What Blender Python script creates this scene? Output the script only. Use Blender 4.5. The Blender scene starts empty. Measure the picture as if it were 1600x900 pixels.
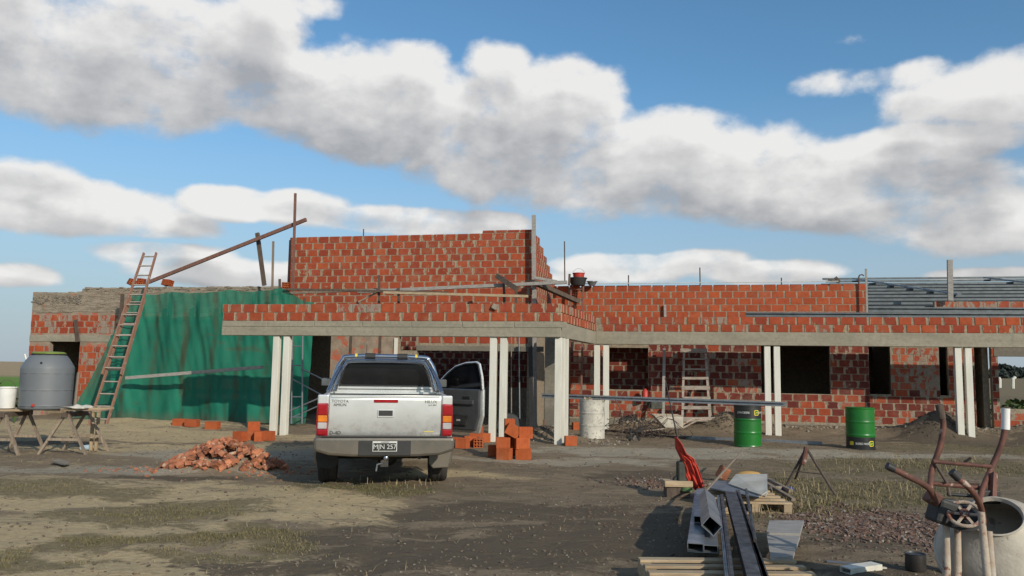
import bpy, bmesh, math, random
from mathutils import Vector, Matrix, noise as mnoise, Euler
random.seed(7)
S = bpy.context.scene
R = math.radians
COL = S.collection

# ------------------------------------------------------------------ camera
FPX = 1250.0; PITCH = R(5.756); ROLL = R(0.85); EYE = 1.6
_f = Vector((0, math.cos(PITCH), math.sin(PITCH)))
_r0 = Vector((1, 0, 0)); _u0 = _r0.cross(_f)
_r = _r0*math.cos(ROLL) + _u0*math.sin(ROLL); _u = _r.cross(_f)
camd = bpy.data.cameras.new('camera'); cam = bpy.data.objects.new('camera', camd); COL.objects.link(cam)
camd.sensor_width = 36; camd.lens = 36*FPX/1600; camd.clip_end = 6000; camd.clip_start = 0.05
cam.matrix_world = Matrix(((_r.x, _u.x, -_f.x, 0), (_r.y, _u.y, -_f.y, 0), (_r.z, _u.z, -_f.z, EYE), (0, 0, 0, 1)))
S.camera = cam
CAM = Vector((0, 0, EYE))
def ray(x, y):
    d = _f*FPX + _r*(x-800) + _u*(450-y); return d/d.y
def at(x, y, Y): return CAM + ray(x, y)*Y            # photo pixel at a distance -> place
def gnd(x, y, z=0.0):
    d = ray(x, y); return CAM + d*((z-EYE)/d.z)
BA = R(12)                                           # the building is turned 12 degrees
BU = Vector((math.cos(BA), -math.sin(BA), 0)); BV = Vector((math.sin(BA), math.cos(BA), 0))
BO = Vector((1.07, 17.30, 0))
def W(u, v, z=0.0): return BO + BU*u + BV*v + Vector((0, 0, z))
def onv(x, y, v):
    d = ray(x, y); t = (v-(CAM-BO).dot(BV))/d.dot(BV); p = CAM + d*t; return (p-BO).dot(BU), p.z
def onu(x, y, u):
    d = ray(x, y); t = (u-(CAM-BO).dot(BU))/d.dot(BU); p = CAM + d*t; return (p-BO).dot(BV), p.z
def LV(x, y, v):
    u, z = onv(x, y, v); return W(u, v, z)

# ------------------------------------------------------------------ light, sky, exposure
SUN_EL = R(24); SUN_AZ = R(180-33)    # the sun stands behind the camera, to its right
TO_SUN = Vector((math.sin(SUN_AZ)*math.cos(SUN_EL), math.cos(SUN_AZ)*math.cos(SUN_EL), math.sin(SUN_EL)))
sl = bpy.data.lights.new('sun', 'SUN'); sl.energy = 4.1; sl.angle = R(0.6); sl.color = (1, .91, .77)
so = bpy.data.objects.new('sun', sl); COL.objects.link(so)
so.rotation_euler = TO_SUN.to_track_quat('Z', 'Y').to_euler(); so.location = (10, -10, 20)
S.view_settings.view_transform = 'Standard'; S.view_settings.look = 'None'
S.view_settings.exposure = -0.17; S.view_settings.gamma = 1

world = bpy.data.worlds.new('World'); S.world = world; world.use_nodes = True
world.cycles.sampling_method = 'MANUAL'; world.cycles.sample_map_resolution = 256
def build_world():
    nt = world.node_tree; N = nt.nodes; N.clear()
    out = N.new('ShaderNodeOutputWorld'); bg = N.new('ShaderNodeBackground')
    bg.inputs[1].default_value = 0.089
    nt.links.new(bg.outputs[0], out.inputs[0])
    sky = N.new('ShaderNodeTexSky'); sky.sky_type = 'NISHITA'; sky.sun_disc = False
    sky.sun_elevation = SUN_EL; sky.sun_rotation = SUN_AZ; sky.air_density = 1.0; sky.dust_density = .7; sky.ozone_density = 2.0
    # cloud cover as a function of azimuth and elevation
    g = bpy.data.node_groups.new('cloud_cover', 'ShaderNodeTree')
    g.interface.new_socket('az', in_out='INPUT', socket_type='NodeSocketFloat')
    g.interface.new_socket('el', in_out='INPUT', socket_type='NodeSocketFloat')
    g.interface.new_socket('cover', in_out='OUTPUT', socket_type='NodeSocketFloat')
    gi = g.nodes.new('NodeGroupInput'); go = g.nodes.new('NodeGroupOutput')
    def m(op, a, b=None, c=None, tree=g):
        n = tree.nodes.new('ShaderNodeMath'); n.operation = op
        for i, v in enumerate((a, b, c)):
            if v is None: continue
            if isinstance(v, (int, float)): n.inputs[i].default_value = v
            else: tree.links.new(v, n.inputs[i])
        return n.outputs[0]
    az, el = gi.outputs[0], gi.outputs[1]
    cb = g.nodes.new('ShaderNodeCombineXYZ')
    g.links.new(az, cb.inputs[0]); g.links.new(m('MULTIPLY', el, 1.45), cb.inputs[1])
    nz = g.nodes.new('ShaderNodeTexNoise'); nz.inputs['Scale'].default_value = 6.0
    nz.inputs['Detail'].default_value = 9; nz.inputs['Roughness'].default_value = .55; nz.inputs['Distortion'].default_value = .25
    g.links.new(cb.outputs[0], nz.inputs['Vector'])
    nz2 = g.nodes.new('ShaderNodeTexNoise'); nz2.inputs['Scale'].default_value = 17
    nz2.inputs['Detail'].default_value = 8; nz2.inputs['Roughness'].default_value = .55
    g.links.new(cb.outputs[0], nz2.inputs['Vector'])
    blobs = [(60, 60, 300, 115, 1), (250, 80, 200, 110, .9), (400, 60, 80, 85, .8), (120, 150, 240, 34, .7), (490, 5, 45, 18, .3),
             (400, 165, 80, 40, .7), (470, 150, 100, 75, .9), (570, 165, 130, 95, 1), (650, 110, 70, 48, .8), (775, 100, 60, 38, .7), (780, 210, 190, 110, 1), (890, 165, 108, 80, 1.1),
             (990, 260, 240, 88, 1), (1160, 275, 220, 75, 1), (1340, 300, 200, 58, .9), (1550, 345, 150, 48, .9),
             (1560, 140, 160, 52, .7), (1440, 118, 50, 28, .5), (1322, 125, 70, 22, .32), (1440, 226, 130, 34, .8), (1330, 62, 30, 10, .2),
             (40, 300, 90, 48, 1), (110, 325, 150, 42, 1), (220, 350, 110, 26, .8), (370, 318, 80, 28, 1), (470, 325, 90, 30, 1), (620, 345, 180, 26, 1), (760, 350, 80, 22, .9),
             (260, 400, 110, 24, 1), (330, 425, 140, 26, .9), (20, 430, 60, 18, .7), (1090, 408, 90, 22, 1), (980, 418, 130, 26, 1), (1190, 425, 120, 22, .9), (1540, 428, 90, 10, .7), (620, 430, 400, 16, .6)]
    cur = None
    for (x, y, rx, ry, w) in blobs:
        d = ray(x, y).normalized(); a0 = math.atan2(d.x, d.y); e0 = math.asin(d.z)
        dx = m('MULTIPLY', m('SUBTRACT', az, a0), FPX/rx/1.02); dy = m('MULTIPLY', m('SUBTRACT', el, e0), FPX/ry/1.02)
        q = m('ADD', m('MULTIPLY', dx, dx), m('MULTIPLY', dy, dy))
        b = m('MULTIPLY_ADD', q, -w, w)
        cur = b if cur is None else m('SMOOTH_MAX', cur, b, .25)
    # overhead and behind the camera the sky goes on half clouded
    mr = lambda v, a, b: (lambda n: (setattr(n, 'interpolation_type', 'SMOOTHSTEP'), setattr(n.inputs[1], 'default_value', a), setattr(n.inputs[2], 'default_value', b), g.links.new(v, n.inputs[0]), n.outputs[0])[-1])(g.nodes.new('ShaderNodeMapRange'))
    outside = m('MAXIMUM', mr(el, .50, .72), mr(m('ABSOLUTE', az), .75, 1.05))
    cur = m('MAXIMUM', cur, m('MULTIPLY_ADD', outside, .48, -.50)); cur = m('MINIMUM', cur, .50)
    n1 = m('MULTIPLY_ADD', nz.outputs[0], 1.75, -.90)
    n2 = m('MULTIPLY_ADD', nz2.outputs[0], 1.0, -.5)
    g.links.new(m('ADD', m('ADD', cur, n1), n2), go.inputs[0])
    # evaluate
    def mm(op, a, b=None, c=None): return m(op, a, b, c, tree=nt)
    tc = N.new('ShaderNodeTexCoord'); sx = N.new('ShaderNodeSeparateXYZ'); nt.links.new(tc.outputs['Generated'], sx.inputs[0])
    A = mm('ARCTAN2', sx.outputs[0], sx.outputs[1]); E_ = mm('ARCSINE', sx.outputs[2])
    def cov(da, de):
        n = N.new('ShaderNodeGroup'); n.node_tree = g
        nt.links.new(mm('ADD', A, da), n.inputs[0]); nt.links.new(mm('ADD', E_, de), n.inputs[1]); return n.outputs[0]
    c0 = cov(0, 0); c1 = cov(.008, .018); c2 = cov(.012, .038); c3 = cov(.018, .085)
    def ss(v, a, b):
        n = N.new('ShaderNodeMapRange'); n.interpolation_type = 'SMOOTHSTEP'
        n.inputs[1].default_value = a; n.inputs[2].default_value = b; nt.links.new(v, n.inputs[0]); return n.outputs[0]
    alpha = ss(c0, -.10, .42)
    # light reaches a cloud from above: dark where much cloud lies over it
    over = mm('ADD', mm('MULTIPLY', ss(c2, -.1, .9), .5), mm('MULTIPLY', ss(c3, -.1, .8), .5))
    relief = mm('SUBTRACT', c1, c0)
    thick = mm('ADD', mm('MULTIPLY', over, 1.08), mm('MULTIPLY', relief, .5))
    ramp = N.new('ShaderNodeValToRGB'); nt.links.new(thick, ramp.inputs[0])
    cr = ramp.color_ramp; cr.elements[0].color = (10.9, 10.75, 10.5, 1); cr.elements[1].color = (4.9, 5.0, 5.25, 1)
    e = cr.elements.new(.42); e.color = (8.0, 7.9, 7.85, 1)
    # haze low over the horizon
    hz = N.new('ShaderNodeMix'); hz.data_type = 'RGBA'
    hf = N.new('ShaderNodeMapRange'); hf.interpolation_type = 'SMOOTHSTEP'
    hf.inputs[1].default_value = .36; hf.inputs[2].default_value = -.02; hf.inputs[3].default_value = 0; hf.inputs[4].default_value = .9
    nt.links.new(E_, hf.inputs[0]); nt.links.new(hf.outputs[0], hz.inputs[0])
    blue = N.new('ShaderNodeMix'); blue.data_type = 'RGBA'; blue.blend_type = 'MULTIPLY'; blue.inputs[0].default_value = 1
    nt.links.new(sky.outputs[0], blue.inputs[6]); blue.inputs[7].default_value = (1.12, 1.60, 1.76, 1)
    nt.links.new(blue.outputs[2], hz.inputs[6]); hz.inputs[7].default_value = (5.0, 5.7, 6.6, 1)
    mx = N.new('ShaderNodeMix'); mx.data_type = 'RGBA'
    nt.links.new(mm('MULTIPLY', alpha, .96), mx.inputs[0]); nt.links.new(hz.outputs[2], mx.inputs[6]); nt.links.new(ramp.outputs[0], mx.inputs[7])
    nt.links.new(mx.outputs[2], bg.inputs[0])
build_world()

# ------------------------------------------------------------------ materials
def new_mat(name):
    m = bpy.data.materials.new(name); m.use_nodes = True
    nt = m.node_tree; b = nt.nodes['Principled BSDF']; return m, nt, b
def lnk(nt, a, b): nt.links.new(a, b)
def mixc(nt, fac, a, b, blend='MIX'):
    n = nt.nodes.new('ShaderNodeMix'); n.data_type = 'RGBA'; n.blend_type = blend
    for i, v in ((0, fac), (6, a), (7, b)):
        if isinstance(v, (int, float)): n.inputs[i].default_value = v
        elif isinstance(v, (tuple, list)): n.inputs[i].default_value = (*v[:3], 1)
        else: nt.links.new(v, n.inputs[i])
    return n.outputs[2]
def noise_(nt, scale, detail=4, rough=.55, coord='pos', stretch=None, dist=0):
    if coord == 'pos':
        g = nt.nodes.new('ShaderNodeNewGeometry'); v = g.outputs['Position']
    else:
        g = nt.nodes.new('ShaderNodeTexCoord'); v = g.outputs['Object']
    if stretch:
        mp = nt.nodes.new('ShaderNodeMapping'); mp.inputs['Scale'].default_value = stretch
        nt.links.new(v, mp.inputs[0]); v = mp.outputs[0]
    n = nt.nodes.new('ShaderNodeTexNoise'); n.inputs['Scale'].default_value = scale
    n.inputs['Detail'].default_value = detail; n.inputs['Roughness'].default_value = rough; n.inputs['Distortion'].default_value = dist
    nt.links.new(v, n.inputs['Vector']); return n.outputs[0]
def rng(nt, v, a, b, lo=0, hi=1, smooth=True):
    n = nt.nodes.new('ShaderNodeMapRange'); n.interpolation_type = 'SMOOTHSTEP' if smooth else 'LINEAR'
    n.inputs[1].default_value = a; n.inputs[2].default_value = b; n.inputs[3].default_value = lo; n.inputs[4].default_value = hi
    nt.links.new(v, n.inputs[0]); return n.outputs[0]
def mth(nt, op, a, b=None):
    n = nt.nodes.new('ShaderNodeMath'); n.operation = op
    for i, v in enumerate((a, b)):
        if v is None: continue
        if isinstance(v, (int, float)): n.inputs[i].default_value = v
        else: nt.links.new(v, n.inputs[i])
    return n.outputs[0]
def bump(nt, b, h, strength=.4, dist=.01):
    n = nt.nodes.new('ShaderNodeBump'); n.inputs['Strength'].default_value = strength; n.inputs['Distance'].default_value = dist
    nt.links.new(h, n.inputs['Height']); nt.links.new(n.outputs[0], b.inputs['Normal'])
def pm(name, c1, c2=None, scale=6, rough=.7, metal=0, bmp=.3, rand=0, spot=None, spot_lo=.6, spot_hi=.7, spot_scale=9, stretch=None, bd=.006, coord='pos', spec=.5, detail=6):
    m, nt, b = new_mat(name)
    c2 = c2 or tuple(x*.75 for x in c1)
    n = noise_(nt, scale, detail, .6, coord, stretch)
    col = mixc(nt, rng(nt, n, .3, .7), c1, c2)
    if rand:
        oi = nt.nodes.new('ShaderNodeObjectInfo')
        v = rng(nt, oi.outputs['Random'], 0, 1, 1-rand, 1+rand, False)
        cc = nt.nodes.new('ShaderNodeCombineColor')
        for i in range(3): lnk(nt, v, cc.inputs[i])
        col = mixc(nt, 1, col, cc.outputs[0], 'MULTIPLY')
    if spot:
        sn = noise_(nt, spot_scale, 5, .65, coord)
        col = mixc(nt, rng(nt, sn, spot_lo, spot_hi), col, spot)
    lnk(nt, col, b.inputs['Base Color'])
    b.inputs['Metallic'].default_value = metal; b.inputs['Specular IOR Level'].default_value = spec
    rn = rng(nt, n, .2, .8, max(rough-.12, .04), min(rough+.12, 1)); lnk(nt, rn, b.inputs['Roughness'])
    if bmp:
        bump(nt, b, noise_(nt, scale*5, 4, .6, coord, stretch), bmp, bd)
    return m
M = {}
def brick_mat(name, ca, cb, mortar, smear=.55, grooves=True):
    m, nt, b = new_mat(name)
    oi = nt.nodes.new('ShaderNodeObjectInfo'); rnd = oi.outputs['Random']
    col = mixc(nt, rnd, ca, cb)
    wn = nt.nodes.new('ShaderNodeTexWhiteNoise'); wn.noise_dimensions = '1D'; lnk(nt, rnd, wn.inputs['W'])
    cc = nt.nodes.new('ShaderNodeCombineColor'); vv = rng(nt, wn.outputs[0], 0, 1, .84, 1.10, False)
    for i in range(3): lnk(nt, vv, cc.inputs[i])
    col = mixc(nt, 1, col, cc.outputs[0], 'MULTIPLY')
    n1 = noise_(nt, 9, 5, .6)
    col = mixc(nt, rng(nt, n1, .35, .75, 0, .45), col, tuple(x*.55 for x in ca))
    # mortar smeared over the ends and in drips over the face
    tc = nt.nodes.new('ShaderNodeTexCoord'); sp = nt.nodes.new('ShaderNodeSeparateXYZ'); lnk(nt, tc.outputs['Generated'], sp.inputs[0])
    ex = mth(nt, 'ABSOLUTE', mth(nt, 'SUBTRACT', sp.outputs[0], .5)); ez = mth(nt, 'ABSOLUTE', mth(nt, 'SUBTRACT', sp.outputs[2], .5))
    edge = mth(nt, 'MULTIPLY', mth(nt, 'POWER', mth(nt, 'MULTIPLY', ex, 2), 9), .30)
    edge2 = mth(nt, 'MULTIPLY', mth(nt, 'POWER', mth(nt, 'MULTIPLY', ez, 2), 10), .05)
    sn = noise_(nt, 8.5, 6, .68, 'pos', (1, 1, .5), .6); big = noise_(nt, .55, 2, .5)
    s = mth(nt, 'ADD', mth(nt, 'ADD', sn, edge), mth(nt, 'ADD', edge2, mth(nt, 'MULTIPLY', mth(nt, 'SUBTRACT', big, .5), .32)))
    f = rng(nt, s, 1.10-smear*.8, 1.15-smear*.8, 0, .92)
    dust = rng(nt, noise_(nt, 2.3, 6, .65), .45, .8, 0, .25); col = mixc(nt, dust, col, tuple(x*.8 for x in mortar))
    mc = mixc(nt, noise_(nt, 22, 3), mortar, tuple(x*.7 for x in mortar))
    col = mixc(nt, f, col, mc)
    lnk(nt, col, b.inputs['Base Color']); b.inputs['Roughness'].default_value = .88; b.inputs['Specular IOR Level'].default_value = .25
    w = nt.nodes.new('ShaderNodeTexWave'); w.bands_direction = 'Z'; w.inputs['Scale'].default_value = 14; w.inputs['Distortion'].default_value = .3
    g = nt.nodes.new('ShaderNodeNewGeometry'); lnk(nt, g.outputs['Position'], w.inputs[0])
    h = mth(nt, 'ADD', mth(nt, 'MULTIPLY', w.outputs[1], .35 if grooves else 0), mth(nt, 'ADD', mth(nt, 'MULTIPLY', f, .9), mth(nt, 'MULTIPLY', noise_(nt, 60, 4), .6)))
    bump(nt, b, h, .5, .006)
    return m
MORT = (.40, .33, .215)
M['brick'] = brick_mat('hollow_brick', (.29, .052, .026), (.36, .074, .029), MORT, .58)
M['brick_clean'] = brick_mat('hollow_brick_clean', (.35, .068, .027), (.40, .086, .031), MORT, .34)
M['brick_smear'] = brick_mat('hollow_brick_smeared', (.32, .066, .034), (.40, .10, .045), (.31, .265, .21), .74)
M['brick_dark'] = brick_mat('hollow_brick_damp', (.115, .026, .02), (.21, .040, .023), (.40, .31, .23), .60)  # dark maroon brick, deepened further to stand for the porch shade
M['loose_brick'] = brick_mat('loose_hollow_brick', (.40, .088, .028), (.46, .115, .036), MORT, .05)
M['mortar'] = pm('mortar', (.33, .27, .185), (.20, .165, .12), 14, .95, bmp=.8, spot=(.38, .12, .06), spot_lo=.60, spot_hi=.72, spot_scale=6, bd=.012)
M['plaster'] = pm('rough_plaster', (.32, .25, .18), (.22, .165, .12), 4, .95, bmp=.7, spot=(.40, .11, .06), spot_lo=.52, spot_hi=.60, spot_scale=3.2, bd=.012)
M['rough_render'] = pm('rough_render_band', (.34, .28, .21), (.23, .185, .135), 5, .95, bmp=.9, spot=(.42, .17, .09), spot_lo=.62, spot_hi=.70, spot_scale=3.5, bd=.02, stretch=(1, 1, 3))
def concrete(name, c, c2):
    m, nt, b = new_mat(name)
    n = noise_(nt, 1.6, 6, .6, 'pos', (.5, .5, 2)); n2 = noise_(nt, 13, 5, .65)
    col = mixc(nt, rng(nt, n, .3, .7), c, c2); col = mixc(nt, rng(nt, n2, .35, .75, 0, .5), col, tuple(x*.68 for x in c2))
    v = nt.nodes.new('ShaderNodeTexVoronoi'); v.inputs['Scale'].default_value = 9; g = nt.nodes.new('ShaderNodeNewGeometry'); lnk(nt, g.outputs['Position'], v.inputs['Vector'])
    col = mixc(nt, rng(nt, v.outputs['Distance'], .0, .09, .5, 0), col, (.13, .12, .11))
    st = noise_(nt, 3.5, 4, .6, 'pos', (1, 1, .25)); col = mixc(nt, rng(nt, st, .56, .75, 0, .45), col, (.17, .15, .125))
    lnk(nt, col, b.inputs['Base Color']); b.inputs['Roughness'].default_value = .92
    bump(nt, b, mth(nt, 'ADD', mth(nt, 'MULTIPLY', n2, .7), noise_(nt, 3, 5, .6, 'pos', (.25, .25, 7))), .5, .012)
    return m
M['concrete'] = concrete('board_marked_concrete', (.33, .295, .22), (.255, .228, .17))
M['concrete_dark'] = concrete('old_concrete', (.22, .195, .15), (.155, .14, .11))
M['white_post'] = pm('white_painted_post', (.68, .655, .57), (.57, .545, .465), 2.2, .55, bmp=.2, stretch=(3, 3, .5), spot=(.42, .37, .28), spot_lo=.66, spot_hi=.78, spot_scale=5)
M['wood'] = pm('weathered_wood', (.30, .235, .17), (.19, .145, .105), 5, .85, bmp=.5, stretch=(5, 5, .8), rand=.2)
M['wood_pale'] = pm('pale_pallet_wood', (.42, .32, .20), (.30, .215, .13), 4, .8, bmp=.4, stretch=(.8, 8, 8), rand=.15, spot=(.26, .2, .15), spot_lo=.62, spot_hi=.74)
M['wood_pink'] = pm('pinkish_ladder_wood', (.30, .15, .095), (.20, .10, .07), 5, .8, bmp=.4, stretch=(5, 5, .8), spot=(.4, .36, .3), spot_lo=.6, spot_hi=.7, spot_scale=4)
M['wood_tread'] = pm('mortar_dusted_wood', (.40, .34, .28), (.27, .22, .18), 5, .85, bmp=.5, stretch=(1, 5, 5))
M['wood_dark'] = pm('dark_wet_wood', (.12, .085, .06), (.07, .05, .04), 5, .85, bmp=.5, stretch=(4, 4, 1))
M['wood_red'] = pm('reddish_wood', (.22, .105, .075), (.14, .07, .052), 5, .85, bmp=.5, stretch=(4, 4, 1))
M['wood_grey'] = pm('grey_board', (.34, .32, .29), (.24, .22, .20), 5, .85, bmp=.4, stretch=(1.2, 6, 6))
M['steel_gal'] = pm('galvanised_steel', (.29, .305, .32), (.19, .205, .22), 7, .42, .6, bmp=.1)
M['steel_roof'] = pm('grey_steel_purlin', (.16, .18, .185), (.10, .115, .12), 5, .5, .3, bmp=.1)
M['roof_dark'] = pm('dark_roof_membrane', (.028, .03, .032), (.018, .02, .022), 5, .95, .0, bmp=.1)
M['steel_dark'] = pm('dark_steel_channel', (.10, .095, .09), (.05, .045, .042), 8, .45, .6, bmp=.2, spot=(.24, .13, .08), spot_lo=.62, spot_hi=.75)
M['rebar'] = pm('rusty_rod', (.12, .085, .065), (.08, .06, .05), 12, .8, .2)
M['rust'] = pm('rusty_painted_tube', (.17, .065, .042), (.09, .042, .032), 10, .75, .1, bmp=.3, spot=(.42, .33, .26), spot_lo=.60, spot_hi=.70, spot_scale=9, coord='pos')
M['cement_tube'] = pm('cement_caked_tube', (.46, .40, .32), (.36, .27, .2), 10, .9, .0, bmp=.6, spot=(.22, .09, .06), spot_lo=.56, spot_hi=.64, spot_scale=9)
M['cement_drum'] = pm('cement_caked_steel', (.50, .455, .37), (.37, .32, .26), 4, .9, 0, bmp=.6, spot=(.26, .23, .20), spot_lo=.60, spot_hi=.70, spot_scale=14, bd=.01)
M['drum_grey'] = pm('cement_splashed_drum', (.55, .52, .44), (.40, .38, .33), 5, .85, 0, bmp=.5, spot=(.28, .255, .22), spot_lo=.54, spot_hi=.64, spot_scale=16, bd=.01)
M['drum_green'] = pm('green_drum_paint', (.010, .155, .018), (.009, .115, .016), 3, .38, 0, bmp=.08, spot=(.06, .05, .02), spot_lo=.70, spot_hi=.78, spot_scale=6)
M['drum_black'] = pm('black_drum_paint', (.014, .015, .014), (.022, .022, .02), 3, .4, 0, bmp=.08)
M['yellow'] = pm('yellow_print', (.72, .55, .04), (.65, .48, .04), 8, .5, 0, bmp=0)
M['white_print'] = pm('pale_print', (.62, .62, .58), (.5, .5, .47), 8, .5, 0, bmp=0)
M['tank'] = pm('grey_tank_plastic', (.155, .166, .174), (.132, .142, .15), 1.5, .5, 0, bmp=.08, spot=(.25, .25, .24), spot_lo=.66, spot_hi=.8, spot_scale=3)
M['tank_lid'] = pm('olive_tank_lid', (.25, .31, .03), (.14, .2, .03), 3, .5, 0)
M['black'] = pm('black_plastic', (.018, .018, .018), (.028, .027, .026), 6, .6, 0, bmp=.2)
M['rubber'] = pm('tyre_rubber', (.022, .021, .02), (.05, .043, .036), 5, .88, 0, bmp=.3)
M['white_plastic'] = pm('white_bucket_plastic', (.78, .77, .74), (.68, .67, .63), 5, .5, 0, bmp=.1)
M['red_plastic'] = pm('red_plastic', (.50, .045, .03), (.38, .03, .02), 5, .5, 0, bmp=.1)
M['red_cloth'] = pm('red_cloth', (.58, .062, .032), (.44, .038, .022), 3, .85, 0, bmp=.3)
M['clear_plastic'] = pm('clear_bottle_plastic', (.40, .52, .60), (.30, .42, .52), 5, .15, 0, bmp=.1)
M['yellow_sack'] = pm('ochre_sack', (.46, .27, .08), (.34, .19, .06), 5, .8, 0, bmp=.3)
M['sheet_white'] = pm('dirty_white_sheet', (.55, .52, .45), (.40, .37, .31), 3, .7, 0, bmp=.3, spot=(.24, .22, .19), spot_lo=.62, spot_hi=.74)
M['green_metal'] = pm('dark_green_machine_paint', (.055, .06, .042), (.035, .035, .03), 8, .7, .1, bmp=.4, spot=(.12, .08, .05), spot_lo=.62, spot_hi=.7)
M['moss'] = pm('green_rag', (.09, .16, .05), (.06, .1, .04), 12, .95, 0, bmp=.6)
M['stone'] = pm('pale_rubble', (.28, .24, .185), (.18, .15, .115), 6, .95, 0, bmp=.6)
M['broken'] = pm('broken_brick_clay', (.42, .16, .075), (.28, .10, .055), 9, .92, 0, bmp=.6, rand=.38, spot=(.44, .33, .24), spot_lo=.56, spot_hi=.66, spot_scale=11)
# car
def paint(name, c, metal=.6, rough=.32, coat=.6):
    m, nt, b = new_mat(name)
    n = noise_(nt, 1.7, 5, .6); col = mixc(nt, rng(nt, n, .35, .8, 0, .5), c, tuple(x*.82 for x in c))
    d = noise_(nt, 14, 6, .7); col = mixc(nt, rng(nt, d, .55, .8, 0, .25), col, (.34, .31, .27))
    lnk(nt, col, b.inputs['Base Color']); b.inputs['Metallic'].default_value = metal
    lnk(nt, rng(nt, n, .2, .8, rough-.05, rough+.14), b.inputs['Roughness'])
    g = nt.nodes.new('ShaderNodeNewGeometry'); sp = nt.nodes.new('ShaderNodeSeparateXYZ'); lnk(nt, g.outputs['Position'], sp.inputs[0])
    mud = rng(nt, mth(nt, 'ADD', sp.outputs[2], mth(nt, 'MULTIPLY', mth(nt, 'SUBTRACT', d, .5), .9)), .45, .95, .55, 0); col = mixc(nt, mud, col, (.21, .175, .13)); lnk(nt, col, b.inputs['Base Color'])  # brown mixed in towards the bottom, its edge broken by noise
    b.inputs['Coat Weight'].default_value = coat; b.inputs['Coat Roughness'].default_value = .12
    dn = noise_(nt, 3.2, 2, .4); bump(nt, b, dn, .12, .03)
    return m
M['silver'] = paint('silver_car_paint', (.72, .72, .69), .55, .28)
M['silver_dull'] = paint('dull_grey_bumper', (.115, .11, .098), .5, .38, .2)
M['chrome'] = pm('polished_steel_tube', (.50, .50, .52), (.42, .42, .45), 3, .12, 1, bmp=0)
def glassy(name, c, rough=.06, metal=0):
    m, nt, b = new_mat(name); n = noise_(nt, 5, 4)
    lnk(nt, mixc(nt, rng(nt, n, .3, .8), c, tuple(min(1, x*1.5+.004) for x in c)), b.inputs['Base Color'])
    b.inputs['Roughness'].default_value = rough; b.inputs['Coat Weight'].default_value = .8; b.inputs['Metallic'].default_value = metal
    return m
M['car_glass'] = glassy('tinted_car_glass', (.004, .004, .005), .08)
M['car_glass'].node_tree.nodes['Principled BSDF'].inputs['Coat Weight'].default_value = .15
M['window_black'] = glassy('black_window_seal', (.005, .005, .005), .45)
M['window_black'].node_tree.nodes['Principled BSDF'].inputs['Coat Weight'].default_value = 0
M['lamp_red'] = glassy('red_lamp_lens', (.26, .006, .010), .12)
M['lamp_amber'] = glassy('amber_lamp_lens', (.55, .16, .015), .12)
M['lamp_clear'] = glassy('clear_lamp_lens', (.33, .31, .30), .12)
M['plate_black'] = glassy('black_plate', (.02, .02, .02), .35)
M['trim_grey'] = pm('grey_door_trim', (.05, .052, .054), (.036, .038, .04), 5, .7, 0, bmp=.2)
M['mirror'] = pm('mirror_glass', (.5, .55, .6), (.45, .5, .55), 3, .06, 1, bmp=0)

def net_mat():
    m, nt, b = new_mat('green_shade_netting')
    n = noise_(nt, .9, 5, .6, 'pos', (1, 1, .6)); col = mixc(nt, rng(nt, n, .3, .7), (.026, .265, .17), (.017, .185, .12))
    s = noise_(nt, .8, 5, .6, 'pos', (2.2, 2.2, .32), .6); col = mixc(nt, rng(nt, s, .57, .72, 0, .6), col, (.11, .10, .06))
    s2 = noise_(nt, 1.6, 5, .6, 'pos', (.5, .5, 2.0), .6); col = mixc(nt, rng(nt, s2, .6, .75, 0, .55), col, (.13, .095, .055))
    g = nt.nodes.new('ShaderNodeNewGeometry'); sp = nt.nodes.new('ShaderNodeSeparateXYZ'); lnk(nt, g.outputs['Position'], sp.inputs[0])
    # dark streaks painted in: poles showing through the cloth, with dirt where they touch
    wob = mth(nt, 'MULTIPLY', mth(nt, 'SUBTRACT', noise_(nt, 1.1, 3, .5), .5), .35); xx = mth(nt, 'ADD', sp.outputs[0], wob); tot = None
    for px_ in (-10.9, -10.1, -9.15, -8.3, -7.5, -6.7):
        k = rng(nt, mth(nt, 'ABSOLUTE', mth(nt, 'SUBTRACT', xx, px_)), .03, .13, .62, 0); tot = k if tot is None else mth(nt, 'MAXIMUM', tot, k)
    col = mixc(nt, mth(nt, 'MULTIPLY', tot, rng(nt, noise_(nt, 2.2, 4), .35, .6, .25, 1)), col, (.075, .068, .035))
    low = rng(nt, mth(nt, 'ADD', sp.outputs[2], mth(nt, 'MULTIPLY', s, .6)), .30, .65, .5, 0); col = mixc(nt, low, col, (.16, .13, .09))
    lnk(nt, col, b.inputs['Base Color']); b.inputs['Roughness'].default_value = .75; b.inputs['Specular IOR Level'].default_value = .2
    w = noise_(nt, 160, 2); bump(nt, b, w, .3, .003)
    tr = nt.nodes.new('ShaderNodeBsdfTranslucent'); lnk(nt, col, tr.inputs[0])
    m1 = nt.nodes.new('ShaderNodeMixShader'); m1.inputs[0].default_value = .3; lnk(nt, b.outputs[0], m1.inputs[1]); lnk(nt, tr.outputs[0], m1.inputs[2])
    tp = nt.nodes.new('ShaderNodeBsdfTransparent'); m2 = nt.nodes.new('ShaderNodeMixShader'); m2.inputs[0].default_value = .15
    lnk(nt, m1.outputs[0], m2.inputs[1]); lnk(nt, tp.outputs[0], m2.inputs[2])
    lnk(nt, m2.outputs[0], nt.nodes['Material Output'].inputs[0]); return m
M['net'] = net_mat()

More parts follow.
